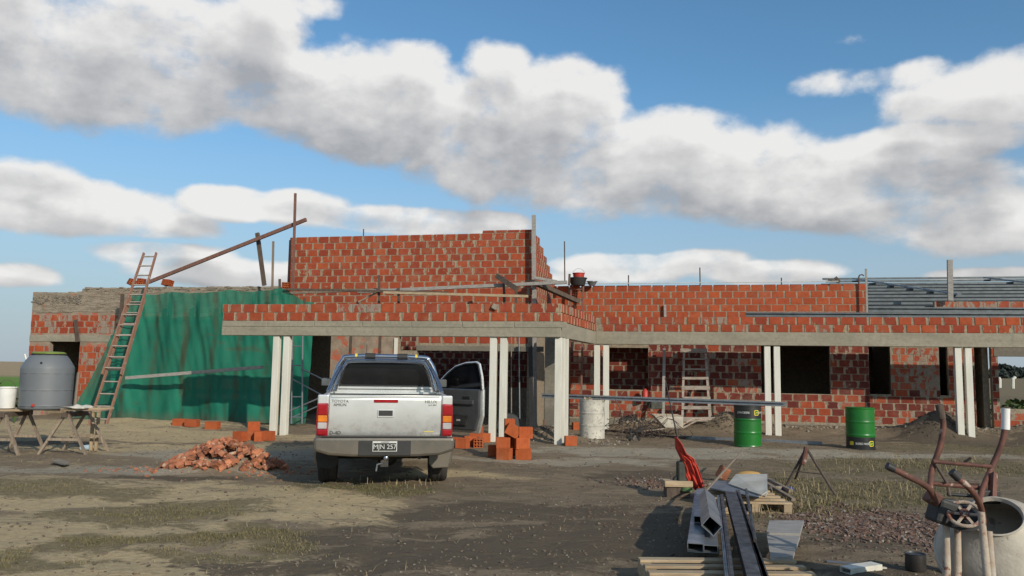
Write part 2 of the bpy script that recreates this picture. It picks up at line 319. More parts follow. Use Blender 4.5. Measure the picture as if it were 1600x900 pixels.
def ground_mat():
    m, nt, b = new_mat('building_site_soil')
    at_ = nt.nodes.new('ShaderNodeAttribute'); at_.attribute_name = 'cover'; sp = nt.nodes.new('ShaderNodeSeparateColor'); lnk(nt, at_.outputs['Color'], sp.inputs[0])
    at2 = nt.nodes.new('ShaderNodeAttribute'); at2.attribute_name = 'cover2'; sp2 = nt.nodes.new('ShaderNodeSeparateColor'); lnk(nt, at2.outputs['Color'], sp2.inputs[0])
    big = noise_(nt, .35, 6, .62); mid = noise_(nt, 1.5, 7, .68, 'pos', (1, 2.0, 1), .6); fine = noise_(nt, 11, 8, .7); vf = noise_(nt, 55, 5, .7)
    brk = mth(nt, 'ADD', mth(nt, 'MULTIPLY', mth(nt, 'SUBTRACT', mid, .5), 2.4), mth(nt, 'MULTIPLY', mth(nt, 'SUBTRACT', fine, .5), .9))
    def msk(s, a=.30, c=.75): return rng(nt, mth(nt, 'ADD', s, brk), a, c)
    col = mixc(nt, rng(nt, mid, .35, .68), (.25, .19, .125), (.16, .122, .08))          # trampled brown soil
    col = mixc(nt, msk(sp.outputs[0]), col, mixc(nt, rng(nt, fine, .3, .7), (.50, .385, .225), (.40, .305, .175)))   # dry sand
    col = mixc(nt, mth(nt, 'MULTIPLY', msk(sp.outputs[1]), .8), col, mixc(nt, rng(nt, fine, .3, .7), (.20, .16, .085), (.13, .105, .06)))  # short grass
    col = mixc(nt, msk(sp.outputs[2]), col, mixc(nt, rng(nt, fine, .3, .7), (.38, .325, .24), (.30, .255, .185)))   # cement dust
    col = mixc(nt, msk(sp2.outputs[0], .35, .7), col, (.125, .097, .066))                         # damp dark soil
    col = mixc(nt, sp2.outputs[1], col, mixc(nt, rng(nt, fine, .3, .7), (.13, .27, .03), (.095, .21, .025)))       # green crop
    col = mixc(nt, sp2.outputs[2], col, mixc(nt, rng(nt, big, .3, .7), (.42, .31, .17), (.34, .25, .15)))          # dry field
    col = mixc(nt, rng(nt, fine, .54, .76, 0, .5), col, mixc(nt, .5, col, (.05, .04, .03)))
    col = mixc(nt, rng(nt, vf, .62, .76, 0, .4), col, (.42, .37, .30))
    col = mixc(nt, rng(nt, vf, .40, .28, 0, .5), col, (.06, .048, .036))
    lnk(nt, col, b.inputs['Base Color']); b.inputs['Roughness'].default_value = .96; b.inputs['Specular IOR Level'].default_value = .15
    h = mth(nt, 'ADD', mth(nt, 'MULTIPLY', fine, 1.0), mth(nt, 'ADD', mth(nt, 'MULTIPLY', mid, 1.5), mth(nt, 'MULTIPLY', vf, .35)))
    bump(nt, b, h, .8, .035); return m
M['ground'] = ground_mat()
M['grass'] = pm('short_grass_blades', (.13, .115, .05), (.21, .17, .085), 3, .9, 0, bmp=0)
M['straw'] = pm('dry_straw', (.38, .30, .17), (.26, .2, .11), 5, .9, 0, bmp=0)
M['leaf'] = pm('weed_leaves', (.08, .13, .03), (.05, .08, .02), 4, .9, 0, bmp=0)
M['far_tree'] = pm('distant_foliage', (.045, .06, .05), (.03, .042, .035), .3, .95, 0, bmp=0)
M['bark'] = pm('bark', (.10, .08, .06), None, 3, .9, 0, bmp=.3)

# ------------------------------------------------------------------ mesh helpers
class MB:
    def __init__(s): s.v = []; s.f = []
    def add(s, vs, fs):
        o = len(s.v); s.v += [tuple(v) for v in vs]; s.f += [tuple(i+o for i in f) for f in fs]; return s
    def box(s, c, d, rot=None):
        hx, hy, hz = d[0]/2, d[1]/2, d[2]/2; c = Vector(c)
        vs = [Vector((x, y, z)) for z in (-hz, hz) for y in (-hy, hy) for x in (-hx, hx)]
        if rot is not None: vs = [rot @ v for v in vs]
        return s.add([v+c for v in vs], [(0, 2, 3, 1), (4, 5, 7, 6), (0, 1, 5, 4), (2, 6, 7, 3), (0, 4, 6, 2), (1, 3, 7, 5)])
    def b2(s, lo, hi): return s.box([(lo[i]+hi[i])/2 for i in range(3)], [hi[i]-lo[i] for i in range(3)])
    def bar(s, a, b, w, h, up=(0, 0, 1)):       # rectangular bar from a to b
        a = Vector(a); b = Vector(b); d = b-a; L = d.length; y = d.normalized(); up = Vector(up)
        x = y.cross(up)
        if x.length < 1e-4: x = y.cross(Vector((1, 0, 0)))
        x.normalize(); z = x.cross(y); rot = Matrix((x, y, z)).transposed()
        return s.box((a+b)/2, (w, L, h), rot)
    def tube(s, pts, r, n=8, cap=True):
        pts = [Vector(p) for p in pts]; rs = r if isinstance(r, (list, tuple)) else [r]*len(pts)
        rings = []; prev = None
        for i, p in enumerate(pts):
            t = ((pts[min(i+1, len(pts)-1)]-pts[max(i-1, 0)])).normalized()
            if prev is None:
                a = Vector((0, 0, 1)) if abs(t.z) < .9 else Vector((1, 0, 0)); x = t.cross(a).normalized()
            else: x = (prev-t*prev.dot(t)).normalized()
            prev = x; y = t.cross(x)
            rings.append([p+x*rs[i]*math.cos(2*math.pi*k/n)+y*rs[i]*math.sin(2*math.pi*k/n) for k in range(n)])
        vs = [v for g in rings for v in g]; fs = []
        for i in range(len(pts)-1):
            for k in range(n): fs.append((i*n+k, i*n+(k+1) % n, (i+1)*n+(k+1) % n, (i+1)*n+k))
        if cap: fs += [tuple(range(n-1, -1, -1)), tuple((len(pts)-1)*n+k for k in range(n))]
        return s.add(vs, fs)
    def lathe(s, prof, n=32, mat=None):         # prof: (radius, z)
        vs = []; fs = []
        for r, z in prof:
            for k in range(n):
                a = 2*math.pi*k/n; vs.append(Vector((r*math.cos(a), r*math.sin(a), z)))
        for i in range(len(prof)-1):
            for k in range(n): fs.append((i*n+k, i*n+(k+1) % n, (i+1)*n+(k+1) % n, (i+1)*n+k))
        if prof[0][0] > 1e-5: fs.append(tuple(range(n-1, -1, -1)))
        if prof[-1][0] > 1e-5: fs.append(tuple((len(prof)-1)*n+k for k in range(n)))
        if mat is not None: vs = [mat @ v for v in vs]
        return s.add(vs, fs)
    def prism(s, poly, y0, y1, mat=None):       # poly in x,z; extruded along y
        n = len(poly); vs = [Vector((x, y0, z)) for x, z in poly]+[Vector((x, y1, z)) for x, z in poly]
        if mat is not None: vs = [mat @ v for v in vs]
        fs = [tuple(range(n)), tuple(range(2*n-1, n-1, -1))]+[(i, i+n, (i+1) % n+n, (i+1) % n) for i in range(n)]
        return s.add(vs, fs)
    def mesh(s, name, mat, smooth=False, fix=True):
        me = bpy.data.meshes.new(name); me.from_pydata(s.v, [], s.f)
        if fix:
            bm = bmesh.new(); bm.from_mesh(me); bmesh.ops.recalc_face_normals(bm, faces=bm.faces); bm.to_mesh(me); bm.free()
        me.materials.append(mat)
        if smooth:
            for p in me.polygons: p.use_smooth = True
            try: me.set_sharp_from_angle(angle=R(38))
            except Exception: pass
        me.update(); return me
    def build(s, name, mat, parent=None, smooth=False, bev=0, fix=True):
        me = s.mesh(name, mat, smooth, fix); o = bpy.data.objects.new(name, me); COL.objects.link(o)
        if parent is not None: o.parent = parent
        if bev:
            b = o.modifiers.new('bevel', 'BEVEL'); b.width = bev; b.segments = 2; b.limit_method = 'ANGLE'; b.angle_limit = R(35)
        return o
def link(name, me, parent=None, loc=(0, 0, 0), rot=(0, 0, 0), scale=(1, 1, 1)):
    o = bpy.data.objects.new(name, me); COL.objects.link(o); o.parent = parent
    o.location = loc; o.rotation_euler = rot; o.scale = scale; return o
def tag(o, label=None, cat=None, group=None, kind=None):
    if label: o['label'] = label
    if cat: o['category'] = cat
    if group: o['group'] = group
    if kind: o['kind'] = kind
    return o
def thing(name, label, cat, loc=(0, 0, 0), rz=0, group=None):
    o = bpy.data.objects.new(name, None); COL.objects.link(o); o.location = loc; o.rotation_euler = (0, 0, rz); o.empty_display_size = .2
    return tag(o, label, cat, group)
def single(name, mb, mat, label, cat, group=None, smooth=False, bev=0, origin=None):
    """one-mesh thing, its origin moved to its base"""
    if origin is None:
        xs = [v[0] for v in mb.v]; ys = [v[1] for v in mb.v]; zs = [v[2] for v in mb.v]
        origin = Vector(((min(xs)+max(xs))/2, (min(ys)+max(ys))/2, min(zs)))
    mb.v = [tuple(Vector(v)-Vector(origin)) for v in mb.v]
    o = mb.build(name, mat, None, smooth, bev); o.location = origin
    return tag(o, label, cat, group)
TXT = {}
def text(name, body, size, mat, parent, loc, rot, ext=.001, align='CENTER'):
    cu = bpy.data.curves.new(name, 'FONT'); cu.body = body; cu.size = size; cu.extrude = ext; cu.align_x = align; cu.align_y = 'CENTER'
    key = (body, size, ext, mat.name)
    if key not in TXT:
        tmp = bpy.data.objects.new('tmp', cu); cu.resolution_u = 3; TXT[key] = bpy.data.meshes.new_from_object(tmp); TXT[key].materials.clear(); TXT[key].materials.append(mat)
        bpy.data.objects.remove(tmp)
    o = bpy.data.objects.new(name, TXT[key]); COL.objects.link(o); o.parent = parent; o.location = loc; o.rotation_euler = rot
    return o

# ------------------------------------------------------------------ ground
def loc_uv(x, y):
    d = Vector((x, y, 0))-BO; return d.dot(BU), d.dot(BV)
def sst(a, b, x):
    t = max(0, min(1, (x-a)/(b-a))); return t*t*(3-2*t)
MOUNDS = [(9.0, 5.2, .62, .85, .75), (3.75, 5.35, .42, .7, .6), (-.55, 1.5, .26, .75, .55), (-9.5, 1.9, .16, 1.3, .55), (-12, 1.7, .16, 1.5, .6), (-10.8, .4, .10, 1.6, .7), (11.5, 5.6, .25, 1.2, .7)]
PILE = gnd(340, 738)
def hz(x, y):
    u, v = loc_uv(x, y); h = 0
    if -20 < u < 20 and -3 < v < 12:
        if u > .2: h += .19*sst(4.9, 6.0, v)*sst(.2, 1.2, u)
        for mu, mv, mh, ru, rv in MOUNDS:
            q = ((u-mu)/ru)**2+((v-mv)/rv)**2
            if q < 6: h += mh*math.exp(-q*1.3)
    q = ((x-PILE.x)/.85)**2+((y-PILE.y-.25)/.6)**2
    if q < 5: h += .24*math.exp(-q*1.6)
    if abs(x) < 6 and 3 < y < 14:
        for cx in (-2.75, -1.25):
            d = abs(x-cx-.045*(11-y)-.10*math.sin(y*.7))
            if d < .3: h -= .030*math.exp(-(d/.11)**2)*(.5+.5*mnoise.noise(Vector((x*.8, y*.8, 31))))-.012*math.exp(-((d-.2)/.05)**2)
    if abs(x) < 40 and y < 45:
        h += .035*mnoise.noise(Vector((x*.6, y*.6, 0)))+.024*mnoise.noise(Vector((x*2.3, y*2.3, 3)))+.012*mnoise.noise(Vector((x*6, y*6, 5)))
    return h
def onground(x, y, dz=0):
    p = gnd(x, y)
    for _ in range(6): p = gnd(x, y, hz(p.x, p.y))
    p.z += dz; return p
def ell(cx, cy, rx, ry, rot=0):
    p = gnd(cx, cy); return (p.x, p.y, rx, ry, rot)
def emask(lst, x, y):
    wx = .8*mnoise.noise(Vector((x*.55, y*.55, 11)))+.35*mnoise.noise(Vector((x*1.6, y*1.6, 17))); wy = .7*mnoise.noise(Vector((x*.5, y*.5, 23)))+.3*mnoise.noise(Vector((x*1.5, y*1.5, 29)))
    x += wx; y += wy; s = 0
    for cx, cy, rx, ry, a in lst:
        dx, dy = x-cx, y-cy; ca, sa = math.cos(a), math.sin(a); X = (dx*ca+dy*sa)/rx; Y = (-dx*sa+dy*ca)/ry
        q = X*X+Y*Y
        if q < 3: s = max(s, 1-q*.5)
    return max(0, s)
SANDY = [ell(60, 830, 2.2, 1.2), ell(330, 870, 1.7, .7, .2), ell(80, 770, 3, 1.0), ell(250, 680, 4, 1.3), ell(520, 800, 1.2, .8), ell(430, 790, 1.6, 1.3), ell(700, 745, 1.2, .4), ell(100, 665, 4, 2.2), ell(300, 700, 4, 1.0), ell(150, 890, 2, .8)]
GRASSY = [ell(235, 800, 1.1, .7, .35), ell(170, 845, 1.1, .35, .45), ell(50, 765, 1.5, .5), ell(300, 805, .8, .5), ell(40, 880, .9, .3), ell(560, 762, 1.0, .35), ell(390, 855, .9, .25, .2), ell(1340, 765, 1.9, 1.6), ell(1230, 790, 1.2, 1.0), ell(1450, 730, 2.5, 1.5), ell(1560, 700, 2, 1.6), ell(260, 835, 1.0, .25, .3), ell(420, 835, .8, .3), ell(640, 770, .7, .3)]
DUSTY = [ell(370, 712, 2.0, .9), ell(150, 735, 1.9, .6), ell(470, 705, .9, .5), ell(1000, 705, 2.4, .7), ell(900, 720, 1.4, .5), ell(1240, 705, 2.6, .6), ell(700, 718, 1.3, .4), ell(1400, 712, 2.4, .6), ell(1090, 712, 2, .6)]
DAMP = [ell(230, 748, 1.0, .25), ell(90, 695, 1.6, .6), ell(1060, 850, .7, 1.6), ell(980, 850, 1.0, 1.2), ell(730, 850, 1.4, .9), ell(1300, 900, 1.1, .5), ell(1500, 690, 2.2, .8), ell(1020, 745, 1.0, .5), ell(1100, 668, 4, .8), ell(860, 800, 1.6, .7), ell(1370, 830, .9, .9), ell(560, 880, 1.2, .4)]
def build_ground():
    def axis(lo, hi, st, far):
        a = []; x = lo
        while x <= hi: a.append(x); x += st
        s = st
        while a[-1] < far: s *= 1.28; a.append(a[-1]+s)
        s = st
        while a[0] > -far: s *= 1.28; a.insert(0, a[0]-s)
        return a
    xs = axis(-15, 14, .11, 3000); ys = axis(4.2, 25, .11, 3000)
    nx, ny = len(xs), len(ys)
    vs = [(x, y, hz(x, y)) for y in ys for x in xs]
    fs = [(j*nx+i, j*nx+i+1, (j+1)*nx+i+1, (j+1)*nx+i) for j in range(ny-1) for i in range(nx-1)]
    me = bpy.data.meshes.new('ground'); me.from_pydata(vs, [], fs); me.materials.append(M['ground'])
    me.attributes.new('cover', 'FLOAT_COLOR', 'POINT'); me.attributes.new('cover2', 'FLOAT_COLOR', 'POINT')
    d1 = []; d2 = []
    for x, y, z in vs:
        near = abs(x) < 30 and 0 < y < 40
        if near:
            sa = emask(SANDY, x, y); sa = max(sa, .28*(1-sst(-2.5, -.5, x)))
            gr = emask(GRASSY, x, y)*1.05; du = emask(DUSTY, x, y); da = emask(DAMP, x, y)
        else: sa = gr = du = da = 0
        far = sst(26, 34, y)*sst(-9, -14, x) if x < -9 else 0
        u, v = loc_uv(x, y)
        crop = 1.0 if (44 < y+.05*x < 88 and x < -24) else 0.0
        field = 1.0 if (y+.05*x >= 88 and x < 10) else .15 if y > 60 else 0.0
        gr = max(gr, .8 if (30 < y < 44 or (x > 8 and y > 24)) else 0)
        d1 += [sa, gr, du, 1]; d2 += [da, crop, field, 1]
    me.attributes['cover'].data.foreach_set('color', d1); me.attributes['cover2'].data.foreach_set('color', d2)
    for p in me.polygons: p.use_smooth = True
    o = bpy.data.objects.new('ground', me); COL.objects.link(o); tag(o, 'trampled bare soil of the building site with sandy and grassy patches', kind='structure')
build_ground()

# ------------------------------------------------------------------ brick walls
def brick_meshes(mat, n=5):
    out = []
    for k in range(n):
        rnd = random.Random(k*31+len(mat.name)); c = .035; mb = MB()
        # front and back faces carry chamfered, slightly uneven edges
        def face(y, s):
            o = [(-.5, -.5), (.5, -.5), (.5, .5), (-.5, .5)]
            return [Vector((x*(1-2*c*s*.6)+rnd.uniform(-.012, .012)*s, y, z*(1-2*c*s)+rnd.uniform(-.018, .018)*s)) for x, z in o]
        f0 = face(-.5, 1); f1 = face(-.42, 0); f2 = face(.42, 0); f3 = face(.5, 1)
        vs = f0+f1+f2+f3; fs = [(0, 1, 2, 3), (15, 14, 13, 12)]
        for r in range(3):
            for i in range(4): fs.append((r*4+i, (r+1)*4+i, (r+1)*4+(i+1) % 4, r*4+(i+1) % 4))
        mb.add(vs, fs); out.append(mb.mesh('brick', mat))
    return out
BM = {k: brick_meshes(M[k]) for k in ('brick', 'brick_clean', 'brick_smear', 'brick_dark')}
TH = .15
PITCH_L, COURSE = .345, .19
def wall_core(spans, openings, z0, parent, mat, name='mortar_core', th=TH, ends=0.0):
    """spans: (s0,s1,ztop); openings: (s0,s1,z0,z1)"""
    br = sorted(set([round(s, 3) for sp in spans for s in sp[:2]]+[round(s, 3) for o in openings for s in o[:2]]))
    mb = MB()
    for a, b in zip(br[:-1], br[1:]):
        mid = (a+b)/2; tops = [sp[2] for sp in spans if sp[0] <= mid <= sp[1]]
        if not tops: continue
        top = max(tops)-.006; segs = [(z0, top)]
        for o in openings:
            if o[0] < mid < o[1]:
                ns = []
                for (p, q) in segs:
                    if o[3] <= p or o[2] >= q: ns.append((p, q)); continue
                    if o[2] > p: ns.append((p, o[2]))
                    if o[3] < q: ns.append((o[3], q))
                segs = ns
        for p, q in segs: mb.b2((a, 0, p), (b, th, q))
    return mb.build(name, mat, parent)
def lay_bricks(parent, spans, openings, zr, kinds, z0=0.0, th=TH, proud=.006, skip=.0, seed=1, ends=True):
    """one object per brick; zr = list of (zlo,zhi) bands in which the bricks can be picked apart"""
    rnd = random.Random(seed); cnt = 0
    smin = min(s[0] for s in spans); smax = max(s[1] for s in spans); ztop = max(s[2] for s in spans)
    k = 0
    while z0+(k+1)*COURSE <= ztop+.03:
        zc = z0+(k+.5)*COURSE; k += 1
        if not any(a <= zc <= b for a, b in zr): continue
        iv = []
        for s0, s1, zt in sorted(spans):
            if zc+.06 <= zt: 
                if iv and abs(iv[-1][1]-s0) < .01: iv[-1][1] = s1
                else: iv.append([s0, s1])
        for o in openings:
            if o[2]-.03 < zc < o[3]+.03:
                ni = []
                for a, b in iv:
                    if o[1] <= a or o[0] >= b: ni.append([a, b]); continue
                    if o[0] > a: ni.append([a, o[0]])
                    if o[1] < b: ni.append([o[1], b])
                iv = ni
        off = (k % 2)*PITCH_L/2+rnd.uniform(-.03, .03)
        for a, b in iv:
            i0 = math.floor((a-smin-off)/PITCH_L)-1; s = smin+off+i0*PITCH_L
            while s < b:
                w = PITCH_L; jl = rnd.uniform(.022, .05); x0 = max(s+jl*.5, a-.004 if ends else a+.01); x1 = min(s+w-jl*.5, b+.004 if ends else b-.01); s += w
                if x1-x0 < .06: continue
                if rnd.random() < skip: continue
                kind = kinds(((x0+x1)/2), zc, rnd) if callable(kinds) else kinds
                me = rnd.choice(BM[kind]); h = COURSE-rnd.uniform(.005, .011)
                link('brick', me, parent, ((x0+x1)/2, th/2+rnd.uniform(-.003, .003), zc+rnd.uniform(-.002, .002)),
                     (rnd.uniform(-.006, .006), rnd.uniform(-.006, .006), rnd.uniform(-.006, .006)), (x1-x0, th+2*proud, h)); cnt += 1
    return cnt
def wthing(name, label, u, v, ang=0):
    p = W(u, v, 0); return thing(name, label, 'wall', p, -BA+ang)

# left wing, v = 4
LWU0, LWU1 = -17.15, -8.5
t = wthing('brick_wall', 'low weathered brick wall of the left wing with rough mortar top and a dark doorway', LWU0, 4.0)
L = LWU1-LWU0
sp_l = [(0, 1.75, 3.72), (1.75, L, 3.86)]
op_l = [(.72, 1.80, -.2, 2.22)]
lower = [(a, b, 3.14) for a, b, z in sp_l]
wall_core(lower, op_l, -.2, t, M['plaster'])
def kl(s, z, rnd):
    if s > 2.3: return 'brick_smear'
    return 'brick_smear' if rnd.random() < .35 else 'brick_clean' if z < 2.2 else 'brick'
lay_bricks(t, [(0, 5.0, 3.06)], op_l, [(2.45, 3.06)], kl, 2.47-.19*3, seed=3, skip=.0)
lay_bricks(t, [(0, .72, 2.2), (1.8, 4.6, 2.2)], op_l, [(.3, 2.2)], kl, 0, seed=4)
MB().b2((-.01, -.015, 2.22), (3.4, TH+.02, 2.42)).build('lintel', M['concrete'], t, bev=.008)
mb = MB()
for a, b, z in sp_l:
    n = int((b-a)/.12); m_ = int((z-3.08)/.05)
    for i in range(n):
        for j in range(m_):
            if random.random() < .25: continue
            x = a+.25+(i+random.random())*(b-a-.5)/n; zz = 3.10+(j+.5+random.uniform(-.3, .3))*.05
            if zz > z-.02: continue
            w = random.uniform(.15, .5)
            mb.box((x, -.004+random.uniform(-.004, .012), zz), (w, .03, random.uniform(.012, .05)), Matrix.Rotation(random.uniform(-.025, .025), 3, 'Y'))
o = mb.build('rubble_course', M['rough_render'], t); o['kind'] = 'stuff'
mb = MB(); [mb.b2((a+.001, -.006, 3.14), (b-.001, TH+.006, z-.02)) for a, b, z in sp_l]
mb.build('rough_band', M['rough_render'], t)
mb = MB()
for i in range(150):
    left = random.random() < .55
    a, b, z = sp_l[0] if left else sp_l[1]; x = random.uniform(a, b); zz = z-random.uniform(.08, .34) if left else z-random.uniform(-.01, .10)
    mb.box((x, -.022, zz), (random.uniform(.04, .15), .03, random.uniform(.02, .05)), Matrix.Rotation(random.uniform(-.4, .4), 3, 'Y'))
o = mb.build('mortar_lump', M['stone'], t); o['kind'] = 'stuff'
mb = MB(); x = 0
while x < L:
    z = 3.72 if x < 1.75 else 3.86; w = random.uniform(.1, .3); mb.box((x+w/2, TH/2, z-.02+random.uniform(-.01, .025)), (w, TH+.02, .07)); x += w+random.uniform(0, .12)
o = mb.build('uneven_top', M['rough_render'], t); o['kind'] = 'stuff'
single('timber_prop', MB().bar(W(*[onv(118, 500, 3.93)[0], 3.93, onv(118, 500, 3.93)[1]]), LV(122, 534, 3.93), .1, .05, BV), M['wood_dark'], 'dark upright board fixed over the doorway of the left wing', 'board')

# tall block front, v = 4
TU0, TU1 = -8.55, -1.38
t = wthing('brick_wall', 'tall orange brick wall rising highest, behind the planks in the middle', TU0, 4.0)
L = TU1-TU0
sp_t = [(0, L, 5.31)]
op_t = [(-.1, 1.40, -.2, 2.45), (3.95, 7.3, -.2, 2.06), (3.42, 3.92, 2.06, 2.44)]
sp_core = [(0, L-1.42, 5.29), (L-1.42, L, 5.34)]
wall_core(sp_core, op_t, -.2, t, M['mortar'])
z0t = 5.30-.19*27
lay_bricks(t, sp_t, op_t, [(2.95, 5.4)], lambda s, z, r: 'brick_clean' if r.random() < .12 else 'brick', z0t, seed=5)
for k in range(4): link('brick', BM['brick'][k], t, (L-1.25+k*.355, TH/2, 5.342), (0, 0, 0), (.33, TH+.012, .07))
lay_bricks(t, [(3.95, L, 2.5)], op_t, [(2.2, 2.45)], 'brick', z0t, seed=6)
MB().b2((3.93, -.012, 2.06), (L+.3, TH+.02, 2.2)).build('lintel', M['concrete_dark'], t, bev=.006)
MB().b2((1.40, -.03, -.1), (3.40, -.001, 2.45)).build('render_coat', M['plaster'], t, bev=.004)
mb = MB()
for x in (1.98, 2.85): mb.b2((x, -.055, .1), (x+.06, -.031, 2.44))
mb.build('batten', M['wood_dark'], t)
MB().b2((3.30, -.07, 0), (3.40, -.032, 2.4)).build('white_jamb', M['white_post'], t)
# vertical mortar edge strip and dark side at the left end
MB().b2((-.03, -.01, 3.0), (.05, TH+.01, 5.22)).build('end_board', M['wood_red'], t)

# tall block side, u = -1.38, going back, stepping down
prof = []
for x, y in [(838, 366), (848, 380), (849, 392), (860, 402), (861, 410), (875, 432)]:
    v, z = onu(x, y, TU1); prof.append((v, z))
t = wthing('brick_wall', 'side wall of the tall block stepping down toward the back behind the timber post', TU1, 4.0+TH+.002, R(90))
steps = [(0, .9, 5.33-.0), (.9, 1.5, 5.14), (1.5, 2.1, 4.95), (2.1, 2.7, 4.76), (2.7, 3.2, 4.57), (3.2, 3.7, 4.38), (3.7, 4.1, 4.19), (4.1, 6.2, 4.0)]
wall_core([(a, b, z-.03) for a, b, z in steps], [], -.2, t, M['mortar'])
lay_bricks(t, steps, [], [(3.0, 5.4)], 'brick', z0t, seed=8)

# right wall, v = 6.2
RU0, RU1 = -1.20, 7.52
t = wthing('brick_wall', 'long orange brick wall right of the tall block with two window openings under the porch', RU0, 6.2)
L = RU1-RU0
def uu(x, y=560, v=6.2): return onv(x, y, v)[0]
opA = (uu(1189)-RU0, uu(1297)-RU0, 1.03, 2.40); opB = (uu(951)-RU0, uu(1013)-RU0, 1.05, 2.25)
wall_core([(0, L, 4.02)], [opA, opB], -.1, t, M['mortar'])
z0r = 4.06-.19*21
def kr(s, z, r): return 'brick_clean' if z > 3 else ('brick_smear' if r.random() < .10 else 'brick_dark' if r.random() < (.9 if z > 1.3 else .55) else 'brick')  # more of the shade-deepened brick in the wall under the porch
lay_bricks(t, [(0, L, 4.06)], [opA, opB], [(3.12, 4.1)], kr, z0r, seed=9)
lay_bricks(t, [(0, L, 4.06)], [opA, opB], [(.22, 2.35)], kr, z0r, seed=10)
MB().b2((-.01, -.05, -.1), (L+.01, -.001, .20)).build('footing', M['concrete_dark'], t, bev=.02)
# set-back wall at the far right, v = 6.6
t = wthing('brick_wall', 'far right brick wall set back under the porch with a tall opening and a see-through window', RU1+.01, 6.6)
def us(x, y=560): return onv(x, y, 6.6)[0]-RU1-.01
L = 6.0
op = [(-.1, us(1391), 1.05, 2.5), (us(1467), us(1481), 1.05, 2.5), (us(1522), us(1549), -.3, 2.5), (us(1559), 5.4, .73, 2.12)]
wall_core([(0, L, 3.02)], op, -.3, t, M['mortar'])
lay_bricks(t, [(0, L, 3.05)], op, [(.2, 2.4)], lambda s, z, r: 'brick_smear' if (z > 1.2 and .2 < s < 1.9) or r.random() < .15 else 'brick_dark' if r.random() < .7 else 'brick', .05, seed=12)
MB().b2((us(1559)-.1, -.02, 2.12), (5.6, TH+.02, 2.4)).build('lintel', M['concrete_dark'], t, bev=.006)
MB().b2((0, -.05, -.3), (us(1522)-.01, -.001, .16)).build('footing', M['concrete_dark'], t, bev=.02)

# partitions seen through the openings
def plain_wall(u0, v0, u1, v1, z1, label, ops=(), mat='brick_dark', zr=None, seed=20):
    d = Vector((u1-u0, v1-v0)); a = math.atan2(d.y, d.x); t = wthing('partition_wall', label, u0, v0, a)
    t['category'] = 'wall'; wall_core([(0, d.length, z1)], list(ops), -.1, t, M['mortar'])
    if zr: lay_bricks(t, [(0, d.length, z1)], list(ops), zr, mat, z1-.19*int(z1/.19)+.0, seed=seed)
    return t
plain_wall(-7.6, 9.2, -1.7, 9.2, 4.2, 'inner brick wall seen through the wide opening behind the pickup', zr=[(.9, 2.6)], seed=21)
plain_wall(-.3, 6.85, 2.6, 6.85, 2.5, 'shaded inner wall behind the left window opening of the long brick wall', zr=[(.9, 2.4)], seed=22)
plain_wall(3.4, 6.36, 3.4, 11.0, 2.5, 'dark cross wall inside between the two windows')
plain_wall(8.8, 6.78, 8.8, 11.0, 2.5, 'dark cross wall inside behind the set-back wall')
plain_wall(10.66, 6.78, 10.66, 11.0, 2.5, 'dark cross wall inside by the tall opening at the far right')
plain_wall(3.0, 11.0, 10.64, 11.0, 2.5, 'rear wall closing the dark rooms behind the windows')
plain_wall(-16.8, 4.2, -16.8, 8.0, 3.4, 'end wall of the left wing behind the grey tank')
plain_wall(-16.8, 8.0, -8.7, 8.0, 3.4, 'rear wall of the left wing inside the dark doorway')
o = single('roof_slab', MB().bar(W(-.3, 8.7, 2.6), W(10.72, 8.7, 2.6), 4.6, .1), M['concrete_dark'], 'thin concrete ceiling over the dark right rooms', 'roof slab')  # hidden behind the walls, added only to keep these rooms dark
o = single('roof_slab', MB().bar(W(-16.8, 6.1, 3.1), W(-8.6, 6.1, 3.1), 3.7, .08), M['concrete_dark'], 'thin concrete ceiling over the left wing', 'roof slab')
# plastered concrete pier under the porch
t = thing('concrete_pier', 'square grey concrete pier standing just left of the porch corner posts', 'pier', W(-.72, 3.6, 0), -BA)
MB().b2((-.2, -.2, -.1), (.2, .2, 2.5)).build('shaft', M['concrete_dark'], t, bev=.012)

# ------------------------------------------------------------------ porch: beam, parapet, white posts
PH, PT, PTOP = 2.29, 2.63, 3.03
t = thing('brick_porch', 'L-shaped porch with concrete beam, two brick courses and white posts', 'porch', W(0, 0, 0), -BA)
COR = Vector((.30, 4.4))       # where the porch turns right
LW = 8.12
DP = .2
def lp(u, v, z): return Vector((u, v, z))
MB().b2((-LW, 0, PH), (0, DP, PT)).build('beam', M['concrete'], t, bev=.012)
sd = COR.length; sa = math.atan2(COR.y, COR.x)
side_rot = Matrix.Rotation(sa, 4, 'Z')
mb = MB(); mb.b2((DP*.0+.001, .003, PH+.002), (sd, DP, PT-.002)); mb.v = [tuple(side_rot @ Vector(v)) for v in mb.v]; mb.build('beam', M['concrete'], t, bev=.008)
mb = MB(); mb.b2((COR.x-.003, COR.y, PH), (13.5, COR.y+DP, PT)); mb.build('beam', M['concrete'], t, bev=.012)
